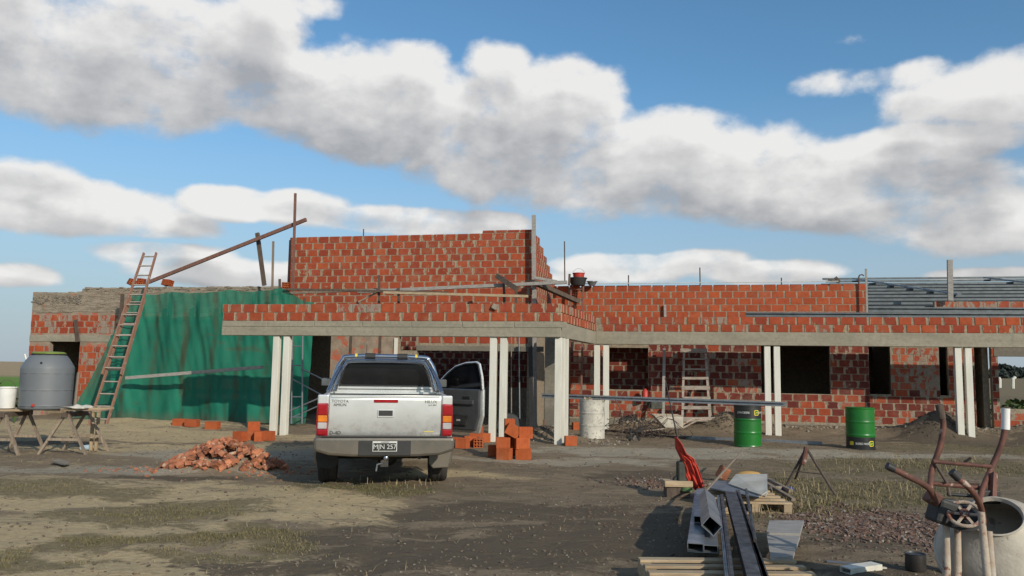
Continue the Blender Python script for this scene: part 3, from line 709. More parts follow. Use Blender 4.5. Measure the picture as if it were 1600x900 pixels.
# form board strips left proud on the beams
mb = MB()
for k in range(7): mb.b2((-LW+k*1.18+.02, -.012, PT-.13), (-LW+(k+1)*1.18-.01, -.001, PT-.006))
mb.build('form_board', M['concrete'], t, bev=.004)
mb = MB(); mb.b2((-LW+.01, .02, PT), (-.01, .165, PTOP-.02)); mb.build('mortar_core', M['mortar'], t)
mb = MB(); mb.b2((.01, .02, PT), (sd, .165, PTOP-.02)); mb.v = [tuple(side_rot @ Vector(v)) for v in mb.v]; mb.build('mortar_core', M['mortar'], t)
mb = MB(); mb.b2((COR.x+.12, COR.y+.02, PT), (13.4, COR.y+.165, PTOP-.02)); mb.build('mortar_core', M['mortar'], t)
e1 = bpy.data.objects.new('parapet', None)
def porch_bricks(ox, oy, ang, L, seed):
    rnd = random.Random(seed)
    for k in range(2):
        s = -PITCH_L/2*(k % 2)
        while s < L:
            x0 = max(s+.02, .0); x1 = min(s+PITCH_L-.02-rnd.uniform(0, .02), L); s += PITCH_L
            if x1-x0 < .08: continue
            c = Vector(((x0+x1)/2, .092)); c.rotate(Matrix.Rotation(ang, 2)) if False else None
            X = ox+c.x*math.cos(ang)-c.y*math.sin(ang); Y = oy+c.x*math.sin(ang)+c.y*math.cos(ang)
            r = rnd.random(); kind = 'brick_clean' if r < .25 else 'brick_smear' if r < .33 else 'brick'
            link('brick', rnd.choice(BM[kind]), t, (X, Y, PT+.1+k*.197), (0, 0, ang+rnd.uniform(-.008, .008)), (x1-x0, .172, .190))
porch_bricks(-LW, 0, 0, LW, 1); porch_bricks(.02, .02, sa, sd-.05, 2); porch_bricks(COR.x+.14, COR.y, 0, 13.0, 3)
def posts(xs, v, yt=530):
    for x in xs:
        u, z = onv(x, yt, v); p = W(u, v); h = hz(p.x, p.y)
        MB().b2((u-.075, v-.05, h-.05), (u+.075, v+.10, PH-.003)).build('post', M['white_post'], t, bev=.006)
posts((433, 449), .1); posts((771.5, 787.5), .1); posts((873,), .12)
for px_, v_ in ((880.3, .42), (885.5, .72)):
    u_ = onv(px_, 600, v_)[0]; MB().b2((u_-.045, v_-.05, -.05), (u_+.035, v_+.06, PH-.003)).build('post', M['white_post'], t, bev=.005)
posts((933, 947), COR.y+.1, 540); posts((1198.5, 1213.5), COR.y+.1, 543); posts((1496, 1512), COR.y+.1, 547)

# ------------------------------------------------------------------ steel roof frame at the right
t = thing('steel_roof', 'sloping grid of grey steel purlins over the far right rooms', 'roof frame', W(RU1+.3, 6.8, 0), -BA)
def rl(u, v, z): return Vector((u-RU1-.3, v-6.8, z))
va, za, vb, zb = 6.8, 3.42, 13.4, 5.02
def slope(v): return za+(zb-za)*(v-va)/(vb-va)
mb = MB(); mb.bar(rl(RU1+5.6, va+.1, slope(va+.1)-.20), rl(RU1+5.6, vb, slope(vb)-.20), 11.2, .03); mb.build('roof_membrane', M['roof_dark'], t)
for k in range(10):
    v = va+.3+k*(vb-va-.3)/9; z = slope(v)
    mb = MB(); u0 = RU1+.05 if k else RU1+.02
    mb.b2(tuple(rl(u0, v, z-.045)), tuple(rl(RU1+11.2, v+.01, z+.02)))
    mb.b2(tuple(rl(u0, v+.011, z)), tuple(rl(RU1+11.2, v+.07, z+.02))); mb.b2(tuple(rl(u0, v+.011, z-.045)), tuple(rl(RU1+11.2, v+.07, z-.035)))
    mb.build('purlin', M['steel_roof'], t)
for us_, ue in ((RU1+1.0, RU1+3.2), (RU1+5.2, RU1+7.6), (RU1+9.6, RU1+11)):
    MB().bar(rl(us_, vb-.6, slope(vb-.6)+.06), rl(ue, va+2.2, slope(va+2.2)+.06), .16, .05).build('rafter', M['steel_gal'], t)
t = thing('brick_wall', 'short reddish parapet in front of the steel purlins at the far right', 'wall', W(RU1+1.9, 6.9, 0), -BA)
wall_core([(0, 8, 3.62)], [], 3.3, t, M['plaster']); lay_bricks(t, [(0, 8, 3.64)], [], [(3.4, 3.7)], 'brick_smear', 3.44, seed=30)
def channel(name, a, b, w, h, label, cat='steel channel', mat='steel_gal', up=(0, 0, 1), th=.008, group=None, flip=1):
    """C-section: web and two flanges"""
    a = Vector(a); b = Vector(b); y = (b-a).normalized(); x = y.cross(Vector(up)).normalized()*flip; z = Vector(up)-y*y.dot(Vector(up)); z.normalize()
    mb = MB(); mb.bar(a, b, th, h, z); 
    for s in (-1, 1):
        o = x*(w/2)+z*(s*(h/2-th/2)); mb.bar(a+o+x*.002, b+o+x*.002, w-th, th, z)
        o = x*(w-.004)+z*(s*(h/2-.018)); mb.bar(a+o, b+o, th*.8, .03, z)
    return single(name, mb, M[mat], label, cat, group)
channel('steel_channel', LV(1165, 491.5, 4.58), LV(1660, 493.5, 4.58)+BU*1.5, .06, .12, 'long grey steel channel lying on the porch parapet at the right', mat='steel_roof', flip=1)
channel('steel_channel', LV(1357, 484, 5.6), LV(1660, 486, 5.6)+BU*1.5, .06, .14, 'second grey steel channel above and behind the one on the porch parapet', mat='steel_roof', flip=1)

# ------------------------------------------------------------------ uprights, rods and props on the roofline
def stick(name, x0, y0, x1, y1, v, w, mat, label, cat, v1=None, tube=False, group=None):
    a = LV(x0, y0, v); b = LV(x1, y1, v if v1 is None else v1)
    mb = MB().tube([a, b], w/2, 8) if tube else MB().bar(a, b, w, w*.7, BV if abs((b-a).normalized().z) > .3 else (0, 0, 1))
    return single(name, mb, M[mat], label, cat, group)
stick('timber_post', 834, 336, 836, 668, 3.8, .10, 'wood_grey', 'tall grey timber post at the right corner of the tall block', 'post')
stick('steel_post', 828.5, 526, 830.5, 668, 3.55, .10, 'black', 'dark upright steel post under the porch next to the grey timber post', 'post')
stick('timber_post', 461.5, 302, 457, 474, 3.7, .065, 'wood_red', 'thin tall pole at the left end of the tall block, crossed by the diagonal beam', 'post')
stick('timber_post', 427, 377, 425, 474, 3.1, .055, 'wood', 'thin pole standing left of the tall block above the green netting', 'post')
stick('timber_post', 437, 436, 437.5, 474, 3.1, .06, 'wood_dark', 'short dark stub just left of the tall block', 'post')
stick('timber_prop', 402, 364, 413, 446, 4.1, .11, 'wood_dark', 'dark short prop leaning under the diagonal beam', 'prop')
stick('timber_beam', 232, 441, 478.5, 343, 4.05, .10, 'wood_red', 'long reddish beam rising diagonally from the left wing to the pole', 'beam', v1=3.8)
stick('timber_post', 1484, 406, 1485, 470, 6.7, .13, 'wood_grey', 'single pale square post sticking up through the steel purlins', 'post')
stick('steel_post', 1353, 420, 1355, 490, 6.0, .05, 'wood_grey', 'thin post at the right end of the long brick wall', 'post')
for x0, y0, x1, y1, v, lab in ((568, 358, 568, 370, 4.08, 'short rod stub on top of the tall block'), (882, 377, 882.5, 440, 5.5, 'tall thin rod beside the red bucket'),
        (982, 430, 982, 448, 6.27, 'thin rod on the long wall, first right of the red bucket'), (1093.5, 418, 1094, 447, 6.27, 'thin rod on the middle of the long wall top'), (1221, 434, 1221, 446, 6.27, 'shortest thin rod toward the right of the long wall top')):
    stick('steel_rod', x0, y0, x1, y1, v, .035, 'rebar', lab, 'rod', tube=True)
mb = MB().tube([LV(1342, 446, 6.3), LV(1341.5, 434, 6.3), LV(1343, 430, 6.3), LV(1347, 429, 6.3), LV(1350, 431, 6.3)], .02, 6)
single('steel_rod', mb, M['rebar'], 'hooked rod near the right end of the long wall top', 'rod')
single('string_line', MB().tube([LV(905, 443.5, 6.1), LV(1310, 439.5, 6.1)], .012, 5), M['white_print'], 'pale string line stretched along the long wall top', 'string')
stick('timber_beam', 1294, 438, 1312, 440, 6.8, .10, 'wood_dark', 'dark timber end lying over the long wall near the purlins', 'beam')
stick('timber_stub', 1305, 433, 1312, 441, 6.6, .08, 'wood_dark', 'short dark offcut tilted on top of the dark timber end', 'offcut')
# scaffold planks before the tall block
stick('scaffold_plank', 430, 459, 600, 452, 3.2, .09, 'wood', 'grey brown plank at the left half of the planks before the tall block', 'plank')
stick('scaffold_plank', 560, 456, 886, 441, 3.1, .12, 'wood_grey', 'longest grey plank reaching right across the tall block front', 'plank')
stick('scaffold_plank', 445, 452, 700, 457, 2.9, .08, 'wood_dark', 'dark lower plank crossing under the grey planks', 'plank')
stick('scaffold_plank', 600, 457, 825, 463, 2.6, .09, 'wood_pale', 'pale plank ending right before the timber post', 'plank')
stick('scaffold_plank', 832, 440, 902, 471, 3.5, .16, 'wood_dark', 'dark wide plank running back along the side wall', 'plank', v1=5.2)
stick('scaffold_plank', 776, 431, 808, 452, 3.0, .13, 'wood_dark', 'short dark board tilted over the grey planks', 'plank', v1=2.6)
stick('scaffold_plank', 836, 434, 870, 440, 3.6, .10, 'wood_grey', 'short grey plank at the corner of the tall block', 'plank')
for x0, y0, x1, y1, lab in ((592, 430, 592, 474, 'stub pole before the left half of the tall block wall'), (622.5, 450, 623, 474, 'small stub right of the leftmost stub pole'), (787, 432, 788, 474, 'stub pole under the tilted dark board'), (476, 466, 476, 474, 'very short stub near the left end of the porch'), (806, 452, 806, 474, 'stub right of the tilted dark board')):
    stick('scaffold_pole', x0, y0, x1, y1, 3.0, .06, 'wood_dark', lab, 'scaffold pole')
stick('scaffold_brace', 560, 472, 598, 452, 3.05, .04, 'wood', 'thin diagonal brace under the scaffold planks', 'brace')
single('concrete_block', MB().box(LV(773, 479.5, -.02), (.13, .1, .12), Matrix.Rotation(.5, 3, 'Y')), M['stone'], 'small pale lump stuck on the front porch parapet', 'mortar lump', bev=.02)
single('timber_prop', MB().bar(LV(1039, 476, 6.12), LV(1039.5, 496, 6.1), .07, .05, BV), M['wood_grey'], 'short grey board end on the long wall above the porch', 'board')
# red buckets and pan on the wall top
def bucket(name, p, r0, r1, h, mat, label, cat='bucket', handle=True):
    t = thing(name, label, cat, p)
    MB().lathe([(r0, 0), (r0+.002, .004), (r1, h), (r1+.012, h), (r1+.012, h-.02), (r1-.006, h-.004), (r1-.012, h-.01), (r0-.012, .012), (0, .012)], 24).build('pail', M[mat], t, smooth=True)
    if handle:
        pts = [Vector((r1*math.cos(a), -.02, h-.02+.9*r1*math.sin(a))) for a in [math.pi*k/10 for k in range(11)]]
        MB().tube(pts, .004, 5).build('handle', M['rebar'], t)
    return t
p = LV(903, 446, 5.9); bucket('tub', p, .20, .26, .22, 'black', 'black tub on the scaffold with a red bucket in it', 'tub', False)
bucket('bucket', p+Vector((0.02, 0, .10)), .14, .17, .26, 'red_plastic', 'red bucket standing in the black tub on the wall')
bucket('mortar_pan', LV(925, 446, 6.0), .09, .15, .12, 'steel_gal', 'small grey pan beside the red bucket on the wall', 'pan', False)
single('timber_stub', MB().bar(LV(889, 446, 5.7), LV(890, 428, 5.7), .06, .05, BV), M['wood_dark'], 'short dark upright left of the red bucket', 'offcut')
# ------------------------------------------------------------------ ladders
def ladder(name, p0, p1, w0, w1, n, label, mrail, mrung, rail=(.035, .07), side=None, board=False, roundr=True):
    p0 = Vector(p0); p1 = Vector(p1); t = thing(name, label, 'ladder', p0); d = p1-p0
    x = side if side is not None else Vector((1, 0, 0)); nrm = x.cross(d.normalized()).normalized()
    for s in (-1, 1):
        MB().bar(x*(s*w0/2), d+x*(s*w1/2), rail[0], rail[1], nrm).build('rail', M[mrail], t, bev=.004)
    for k in range(n):
        f = (k+.6)/n; c = d*f; w = w0+(w1-w0)*f
        mb = MB()
        if board: mb.bar(c-x*(w/2+.03)-nrm*0, c+x*(w/2+.03), .10, .03, Vector((0, 0, 1)).cross(x)) if False else mb.box(c-BV*.045, (w+.07, .025, board), Matrix.Rotation(-BA, 3, 'Z'))
        else: mb.bar(c-x*(w/2), c+x*(w/2), .03, .028, nrm)
        mb.build('rung', M[mrung], t)
    return t
la = onground(158, 668); 
lt = at(237, 397, 22.7)
lb = Vector((at(152, 664, 20.2).x, 20.2, hz(-11, 20.2)))
ladder('extension_ladder', lb, lb+(lt-lb)*.72, .50, .44, 11, 'lower section of the long wooden ladder leaning on the green netting', 'wood_pink', 'wood_tread', (.038, .07), BU)
ofs = Vector((0, -.10, .02))
ladder('extension_ladder', lb+(lt-lb)*.27+ofs, lt+ofs, .56, .40, 12, 'upper section of the long wooden ladder reaching above the left wing', 'wood_pink', 'wood_tread', (.038, .07), BU)
pa = LV(1089, 664, 5.3); pb = LV(1086, 545, 6.05)
t = thing('step_ladder', 'rough wooden step ladder with wide plank treads against the shaded brick wall', 'ladder', pa, -BA)
def lt_(x, y, f): 
    p = LV(x, y, 5.3+.75*f); q = p-pa; return Vector((q.dot(BU), q.dot(BV), q.z))
for x0, x1 in ((1066, 1069), (1110, 1102)):
    MB().bar(lt_(x0, 667, 0), lt_(x1, 545, 1), .06, .05, (0, 1, 0)).build('rail', M['wood_tread'], t)
for i, (y, xa, xb, h) in enumerate([(548, 1063, 1105, .12), (561, 1067, 1105, .04), (577, 1067, 1106, .05), (591, 1066, 1107, .07), (606, 1065, 1109, .11), (622, 1066, 1110, .08), (637, 1065, 1111, .09), (655, 1064, 1117, .12)]):
    f = (664-y)/119; a = lt_(xa, y, f); b = lt_(xb, y, f); MB().bar(a-Vector((0, .05, 0)), b-Vector((0, .05, 0)), .03, h).build('tread', M['wood_tread'], t, bev=.004)
MB().bar(lt_(1105, 560, .85)+Vector((0, .02, 0)), lt_(1112, 668, 0)+Vector((.0, .4, 0)), .05, .05).build('back_leg', M['wood'], t)
pa = W(onv(898, 600, 5.7)[0], 5.7, .1)
ladder('wall_ladder', pa, pa+BU*.02+BV*.25+Vector((0, 0, 3.95)), .36, .36, 13, 'upright reddish ladder by the tall block below the red bucket', 'wood_red', 'wood_red', (.05, .06), BU)
stick('timber_prop', 1038, 545, 1036, 668, 5.9, .08, 'wood_grey', 'grey board leaning on the brick wall left of the step ladder', 'board', v1=5.5)
for x, v, lab in ((731, 3.3, 'first'), (736, 2.0, 'second')): pass
stick('steel_prop', 811, 526, 812, 655, 3.3, .035, 'steel_gal', 'thin shiny prop under the porch, right one of two', 'prop', tube=True)
stick('steel_prop', 799, 526, 799, 650, 3.4, .03, 'wood', 'thin brownish prop under the porch, left one of two', 'prop', tube=True)
# ------------------------------------------------------------------ green netting with scaffold behind
def net():
    nu, nw = 150, 64; vs = []; fs = []
    zt = 3.62
    for j in range(nw+1):
        f = j/nw
        ul = onv(200-83*(1-f)**1.15, 560, 3.0)[0]
        ur = onv(486, 600, 3.0)[0]
        for i in range(nu+1):
            s = i/nu; u = ul+(ur-ul)*s
            p = W(u, 3.0); zb = hz(p.x, p.y)+.02+.05*mnoise.noise(Vector((u*1.7, 0, 4)))
            top = zt+.10*sst(0, 1, s)-.06*abs(math.sin(u*1.9))+.03*mnoise.noise(Vector((u*3, 0, 0)))-.35*sst(.80, 1, s)*1.0
            z = zb+(top-zb)*f
            fold = .11*mnoise.noise(Vector((u*1.15+z*.12, z*.22, 1)))+.06*mnoise.noise(Vector((u*2.4-z*.75, z*.3, 7)))+.05*mnoise.noise(Vector((u*6+z*1.6, z*.8, 2)))
            drag = .05*math.sin(u*2.2+z*1.3)*(1-f)
            bulge = -.35*(1-f)**1.6*(.6+.5*mnoise.noise(Vector((u*.5, 0, 9))))
            v = 3.0+fold+drag+bulge
            p = W(u, v, z+.02*mnoise.noise(Vector((u*2, z*2, 5)))); vs.append(p)
    for j in range(nw):
        for i in range(nu): a = j*(nu+1)+i; fs.append((a, a+1, a+nu+2, a+nu+1))
    mb = MB(); mb.add(vs, fs)
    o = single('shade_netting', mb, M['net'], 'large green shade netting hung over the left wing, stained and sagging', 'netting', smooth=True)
net()
t = thing('scaffold', 'wooden scaffold frame hidden behind the green netting', 'scaffold', W(-12, 3.35, 0), -BA)
for x in (-1.55, -.85, .05, .95, 1.75, 2.7, 3.6): MB().b2((x, 0, 0), (x+.08, .08, 3.6)).build('pole', M['wood_dark'], t)
for z in (1.2, 2.75): MB().b2((-1.6, -.06, z), (4.0, -.01, z+.1)).build('ledger', M['wood_dark'], t)
stick('timber_beam', 198, 590.5, 410, 573.5, 2.35, .12, 'wood_grey', 'pale pole tied level across the green netting', 'pole')
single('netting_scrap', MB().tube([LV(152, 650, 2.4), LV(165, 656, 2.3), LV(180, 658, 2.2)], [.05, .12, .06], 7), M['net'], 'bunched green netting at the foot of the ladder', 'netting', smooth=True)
# steel scaffold frame under the porch at the left
t = thing('metal_scaffold', 'thin metal scaffold frame with crossed braces left of the pickup', 'scaffold', W(-6, 2.2, 0), -BA)
def sl_(x, y, v=2.2):
    u, z = onv(x, y, v); return Vector((u+6, v-2.2, z))
for pts in ([(473, 524), (472, 662)], [(457, 524), (455, 662)]): MB().tube([sl_(*p) for p in pts], .022, 8).build('upright', M['steel_gal'], t)
for y in (541, 571, 620, 652): MB().tube([sl_(456, y), sl_(472.5, y)], .018, 6).build('rung', M['steel_gal'], t)
for a, b in (((470, 576), (520, 600)), ((456, 592), (508, 620)), ((452, 642), (508, 618)), ((454, 653), (512, 628))):
    MB().tube([sl_(*a), sl_(*b, 2.4)], .018, 6).build('brace', M['steel_gal'], t)

# ------------------------------------------------------------------ water tank on planks and trestles (left)
TY = 14.3
tc_ = at(70.5, 638, TY); TZ = tc_.z
t = thing('water_tank', 'grey plastic water tank with olive lid standing on planks at the far left', 'water tank', tc_)
TS = .88
prof = [(.455, 0), (.470, .02), (.473, .05), (.475, .3), (.478, .55), (.482, .70), (.474, .735), (.39, .86), (.33, .925), (.30, .945), (.10, .955), (0, .956)]
MB().lathe([(r*TS, z) for r, z in prof], 14).build('shell', M['tank'], t, smooth=True)
mb = MB()
for zr in (.06, .33, .62): mb.lathe([(.476*TS, zr-.010), (.479*TS, zr), (.476*TS, zr+.010)], 40)
mb.build('hoop', M['tank'], t, smooth=True)
MB().lathe([(.25, .957), (.27, .962), (.27, .98), (.22, .995), (0, 1.005)], 32).build('lid', M['tank_lid'], t, smooth=True)
MB().lathe([(.27, .940), (.285, .948), (.28, .957), (.2, .958)], 40).build('neck_ring', M['black'], t, smooth=True)
MB().lathe([(.025, 0), (.025, .03), (.014, .032), (0, .033)], 16, Matrix.Translation((.03, -.405, .07)) @ Matrix.Rotation(R(90), 4, 'X')).build('outlet', M['red_plastic'], t)
MB().lathe([(.016, 0), (.016, .02), (0, .02)], 12, Matrix.Translation((.10, -.38, .80)) @ Matrix.Rotation(R(80), 4, 'X')).build('inlet', M['black'], t)
def plank(name, a, b, w, th, mat, label, cat='plank'): return single(name, MB().bar(a, b, w, th), M[mat], label, cat, bev=.004)
z0 = TZ
plank('plank', at(-60, 640, TY-.15), at(42, 641, TY-.15), .22, .035, 'wood_pale', 'pale plank under the white bucket left of the grey tank')
plank('plank', (tc_.x-.95, TY+.12, z0-.021), (tc_.x+1.0, TY+.12, z0-.021), .25, .035, 'wood', 'plank carrying the grey tank, left trestle to right trestle')
plank('plank', at(98, 639.5, TY-.28), at(175, 638, TY-.28), .15, .035, 'wood_pale', 'pale plank end sticking out right of the grey tank')
def trestle(px, Y, label, hw=.32, hd=.42, top=TZ-.045, foot=.33):
    c = at(px, 650, Y); gx, gy = c.x, Y; g = hz(gx, gy); t = thing('trestle', label, 'trestle', (gx, gy, g)); h = top-g
    MB().b2((-.05, -hd, h-.09), (.05, hd, h-.01)).build('top_rail', M['wood_dark'], t, bev=.004)
    for y in (-hd+.08, hd-.08):
        for s in (-1, 1): MB().bar((s*.02, y-.02*s, h-.02), (s*foot, y*1.12, -.02), .038, .05, (0, 1, 0)).build('leg', M['wood'], t)
        MB().bar((-foot*.62, y*1.05-.04, h*.36), (foot*.62, y*1.05-.04, h*.36), .025, .045).build('brace', M['wood'], t)
    return t
trestle(25, TY-.1, 'left wooden trestle under the white bucket and grey tank')
trestle(120, TY+.1, 'right wooden trestle with crossed legs between grey tank and green netting', foot=.42)
p = onground(146, 704)
t = thing('wood_stand', 'narrow pale upright stand in front of the right trestle', 'stand', p)
for dx in (-.055, .055): MB().bar((dx*.8, 0, 0), (dx, .0, .80), .05, .04, (0, 1, 0)).build('upright', M['wood_pale'], t)
MB().b2((-.08, -.03, .70), (.08, .03, .74)).build('crosspiece', M['wood_pale'], t)
bk = at(9, 638, TY-.1); bk.z = z0
b = bucket('bucket', bk, .135, .155, .37, 'white_plastic', 'white plastic bucket on the plank at the left edge')
rp = at(124, 638, TY-.3); vs = []
for a_ in range(15):
    for b_ in range(9):
        x_, y_ = (a_/14-.5)*.40, (b_/8-.5)*.26; n_ = mnoise.noise(Vector((x_*11, y_*11, 2))); r_ = max(abs(x_)/.2, abs(y_)/.13)
        vs.append((rp.x+x_*(1+.25*n_), rp.y+y_*(1+.3*n_), rp.z+.012+max(0, .045*(1-r_)+.045*n_)-.05*max(0, r_-.8)))
o = single('rag', MB().add(vs, [(a_*9+b_, a_*9+b_+1, a_*9+b_+10, a_*9+b_+9) for a_ in range(14) for b_ in range(8)]), M['sheet_white'], 'crumpled white rag lying on the planks between tank and ladder', 'rag', smooth=True)
m_ = o.modifiers.new('thick', 'SOLIDIFY'); m_.thickness = .006
p = onground(137, 704); single('water_bottle', MB().lathe([(0, 0), (.045, .002), (.05, .02), (.045, .08), (.05, .11), (.05, .2), (.02, .25), (.016, .275), (0, .276)], 16, Matrix.Translation(p+Vector((-.12, -.02, .05))) @ Matrix.Rotation(R(86), 4, 'Y')), M['clear_plastic'], 'bluish plastic bottle lying by the foot of the right trestle', 'bottle', smooth=True)
stick('timber_prop', 115, 650, 122, 583, 1.2, .07, 'wood', 'thin pale board leaning in the doorway right of the grey tank', 'board', v1=3.6)
# yellow-green weed beside the bucket
def weed(x, y, h, n, label, sc=1.0):
    p = onground(x, y); mb = MB()
    for i in range(n):
        a = random.uniform(0, 6.28); l = h*random.uniform(.5, 1); r = random.uniform(.1, .35)*h
        tip = Vector((math.cos(a)*r, math.sin(a)*r, l)); mb.tube([(0, 0, 0), tip*.5+Vector((0, 0, l*.1)), tip], [.006*sc, .005*sc, .002*sc], 4)
        for k in range(5):
            q = tip*random.uniform(.35, 1); d = Vector((random.uniform(-1, 1), random.uniform(-1, 1), random.uniform(-.3, .6))).normalized()*.09*sc; s = d.cross(Vector((0, 0, 1))).normalized()*.028*sc
            mb.add([q, q+d*.5+s, q+d, q+d*.5-s], [(0, 1, 2, 3)])
    mb.v = [tuple(Vector(v)) for v in mb.v]
    o = mb.build('weed', M['leaf'], None, fix=False); o.location = p; tag(o, label, 'plant')
weed(22, 660, .9, 22, 'leafy weed growing behind the white bucket', 1.6)
weed(-6, 655, 1.1, 20, 'leafy weed at the very left edge behind the plank', 1.6)

# ------------------------------------------------------------------ pickup truck
def build_truck():
    yaw = R(9.3); c = gnd(600, 753); base = Vector((at(601, 700, 10.52).x, 10.52, 0))
    t = thing('pickup_truck', 'silver double-cab pickup seen from behind with its right front door open', 'pickup truck', base, yaw)
    # lower body section (half): list of (x,z)
    def half(y, bulge=0, top=1.235, tin=.80, low=.55):
        return [(.60, low), (.80+bulge*.2, low+.02), (.855+bulge, .74), (.872+bulge, .90), (.868+bulge*.6, 1.05), (.848, 1.17), (.832, top-.015), (tin, top)]
    def loft(secs, close=True):
        mb = MB(); n = len(secs[0][1]); vs = []
        for y, s in secs: vs += [Vector((x, y, z)) for x, z in s]
        fs = []
        for k in range(len(secs)-1):
            for i in range(n-1): fs.append((k*n+i, k*n+i+1, (k+1)*n+i+1, (k+1)*n+i))
        return vs, fs
    def mirror(vs, fs, mb): mb.add(vs, fs); mb.add([Vector((-v.x, v.y, v.z)) for v in vs], [tuple(reversed(f)) for f in fs])
    # bed
    mb = MB(); secs = []
    for y, bl in [(.07, -.008), (.12, 0), (.45, .004), (.62, .02), (.80, .032), (1.05, .038), (1.3, .032), (1.48, .02), (1.60, .004), (1.66, 0)]:
        h = half(y, bl); low = .55
        if .62 < y < 1.48: low = .55+.28*math.sin((y-.62)/(1.48-.62)*math.pi)
        h = [(x, max(z, low+.02) if i < 3 else z) for i, (x, z) in enumerate(h)]
        h += [(.76, 1.228), (.755, 1.15), (.75, .80)]
        secs.append((y, h))
    vs, fs = loft(secs); mirror(vs, fs, mb)
    mb.b2((-.76, .08, .78), (.76, 1.62, .80)); mb.b2((-.86, 1.62, .60), (.86, 1.66, 1.225))
    bd = mb.build('cargo_bed', M['silver'], t, smooth=True)
    # rear corner posts that hold the lamps
    for s in (-1, 1):
        mb = MB(); mb.b2(((.725 if s > 0 else -.87), .005, .66), ((.87 if s > 0 else -.725), .09, 1.232)); mb.build('corner_panel', M['silver'], t, bev=.02)
    # tailgate
    mb = MB(); pf = [(.665, .05), (.70, .033), (.76, .022), (.84, .011), (.92, .004), (1.0, .0005), (1.08, 0), (1.16, 0), (1.215, .002), (1.235, .012)]
    vs = [Vector((x, y, z)) for x in (-.722, -.715, .715, .722) for z, y in [(z, y+(.006 if abs(x) > .72 else 0)) for z, y in pf]]; n = len(pf); fs = [(a*n+i, a*n+i+1, (a+1)*n+i+1, (a+1)*n+i) for a in range(3) for i in range(n-1)]
    mb.add(vs, fs); mb.b2((-.72, .052, .666), (.72, .06, 1.234)); mb.b2((-.721, .013, 1.233), (.721, .06, 1.2352)); mb.b2((-.7219, .02, .68), (-.7205, .06, 1.233)); mb.b2((.7205, .02, .68), (.7219, .06, 1.233))
    tg = mb.build('tailgate', M['silver'], t, smooth=True)
    MB().b2((-.70, -.010, 1.195), (.70, -.0005, 1.225)).build('tailgate_lip', M['silver'], tg, bev=.006)
    MB().b2((-.70, .026, .70), (.70, .036, .712)).build('crease', M['silver_dull'], tg)
    MB().b2((-.722, .0, 1.2355), (.722, .075, 1.248)).build('top_rail', M['black'], tg, bev=.003)
    MB().b2((-.155, -.013, 1.135), (.155, -.0005, 1.175)).build('high_brake_lamp', M['lamp_red'], tg, bev=.005)
    MB().b2((-.105, -.012, .945), (.105, -.0005, 1.045)).build('handle_bezel', M['silver'], tg, bev=.015)
    MB().b2((-.09, -.016, .965), (.09, -.013, 1.035)).build('handle', M['black'], tg, bev=.008)
    for body, x, z, sz, mt in (('TOYOTA', -.585, 1.148, .052, 'silver_dull'), ('AMIUN', -.585, 1.102, .052, 'black'), ('HILUX', .585, 1.148, .056, 'silver_dull'), ('4x2 SRV', .605, 1.106, .032, 'silver_dull'), ('D-4D', -.635, .745, .062, 'black'), ('3.0', -.64, .80, .035, 'silver_dull')):
        text('badge', body, sz, M[mt], tg, (x, -.003 if z > 1 else .0175, z), (R(90), 0, 0), .002)
    MB().b2((.50, .0185, .757), (.63, .024, .767)).build('sticker', M['yellow'], tg)
    # tail lamps
    for s in (-1, 1):
        lamp = bpy.data.objects.new('tail_lamp', None); COL.objects.link(lamp); lamp.parent = t; lamp.location = (s*.800, 0, 0)
        for nm, z0, z1, mt in (('lens', .975, 1.11, 'lamp_red'), ('lens', .885, .97, 'lamp_amber'), ('lens', .795, .88, 'lamp_clear'), ('lens', .72, .79, 'lamp_red')):
            k = MB(); k.b2((-.058, -.035, z0), (.058, .03, z1)); k.build(nm, M[mt], lamp, bev=.012)
        k = MB(); k.prism([(-.072*s, .70), (.068*s, .71), (.078*s, .9), (.070*s, 1.12), (-.068*s, 1.125)], -.018, .12); k.build('housing', M['lamp_red'], lamp, bev=.012)
    # bumper
    mb = MB()
    pr = [(-.90, .68), (-.885, .53), (-.70, .475), (-.40, .455), (.40, .455), (.70, .475), (.885, .53), (.90, .68), (.86, .70), (-.86, .70)]
    vs = []; fs = []
    for i, (y, f) in enumerate([(-.02, 1.0), (-.14, .985), (-.17, .955)]):
        pass
    mb.prism(pr, -.155, .10); bp = mb.build('rear_bumper', M['silver_dull'], t, bev=.035)
    MB().b2((-.80, -.14, .70), (.80, .0, .712)).build('step_pad', M['black'], bp, bev=.004)
    MB().b2((-.33, -.164, .475), (.33, -.1555, .66)).build('plate_recess', M['black'], bp, bev=.006)
    for s in (-1, 1): MB().b2((s*.84-.03, -.05, .655), (s*.84+.03, .2, .70)).build('bumper_end', M['silver_dull'], bp, bev=.012)
    pl = MB().b2((-.155, -.172, .525), (.155, -.166, .655)).build('licence_plate', M['white_print'], t, bev=.004); 
    MB().b2((-.145, -.1745, .535), (.145, -.1725, .632)).build('plate_face', M['plate_black'], pl)
    text('plate_number', 'MJN 257', .082, M['white_print'], pl, (0, -.1755, .583), (R(90), 0, 0), .0008)
    text('plate_heading', 'ARGENTINA', .018, M['plate_black'], pl, (0, -.1745, .643), (R(90), 0, 0), .0006)
    # tow ball and hitch
    mb = MB(); mb.b2((-.04, -.16, .38), (.04, .1, .42)); mb.b2((-.05, -.17, .33), (.05, -.10, .41))
    h = mb.build('tow_hitch', M['steel_dark'], t, bev=.006)
    MB().lathe([(0, 0), (.02, .0), (.02, .04), (.034, .06), (.038, .08), (.03, .105), (0, .115)], 14, Matrix.Translation((.02, -.15, .36))).build('tow_ball', M['chrome'], h, smooth=True)
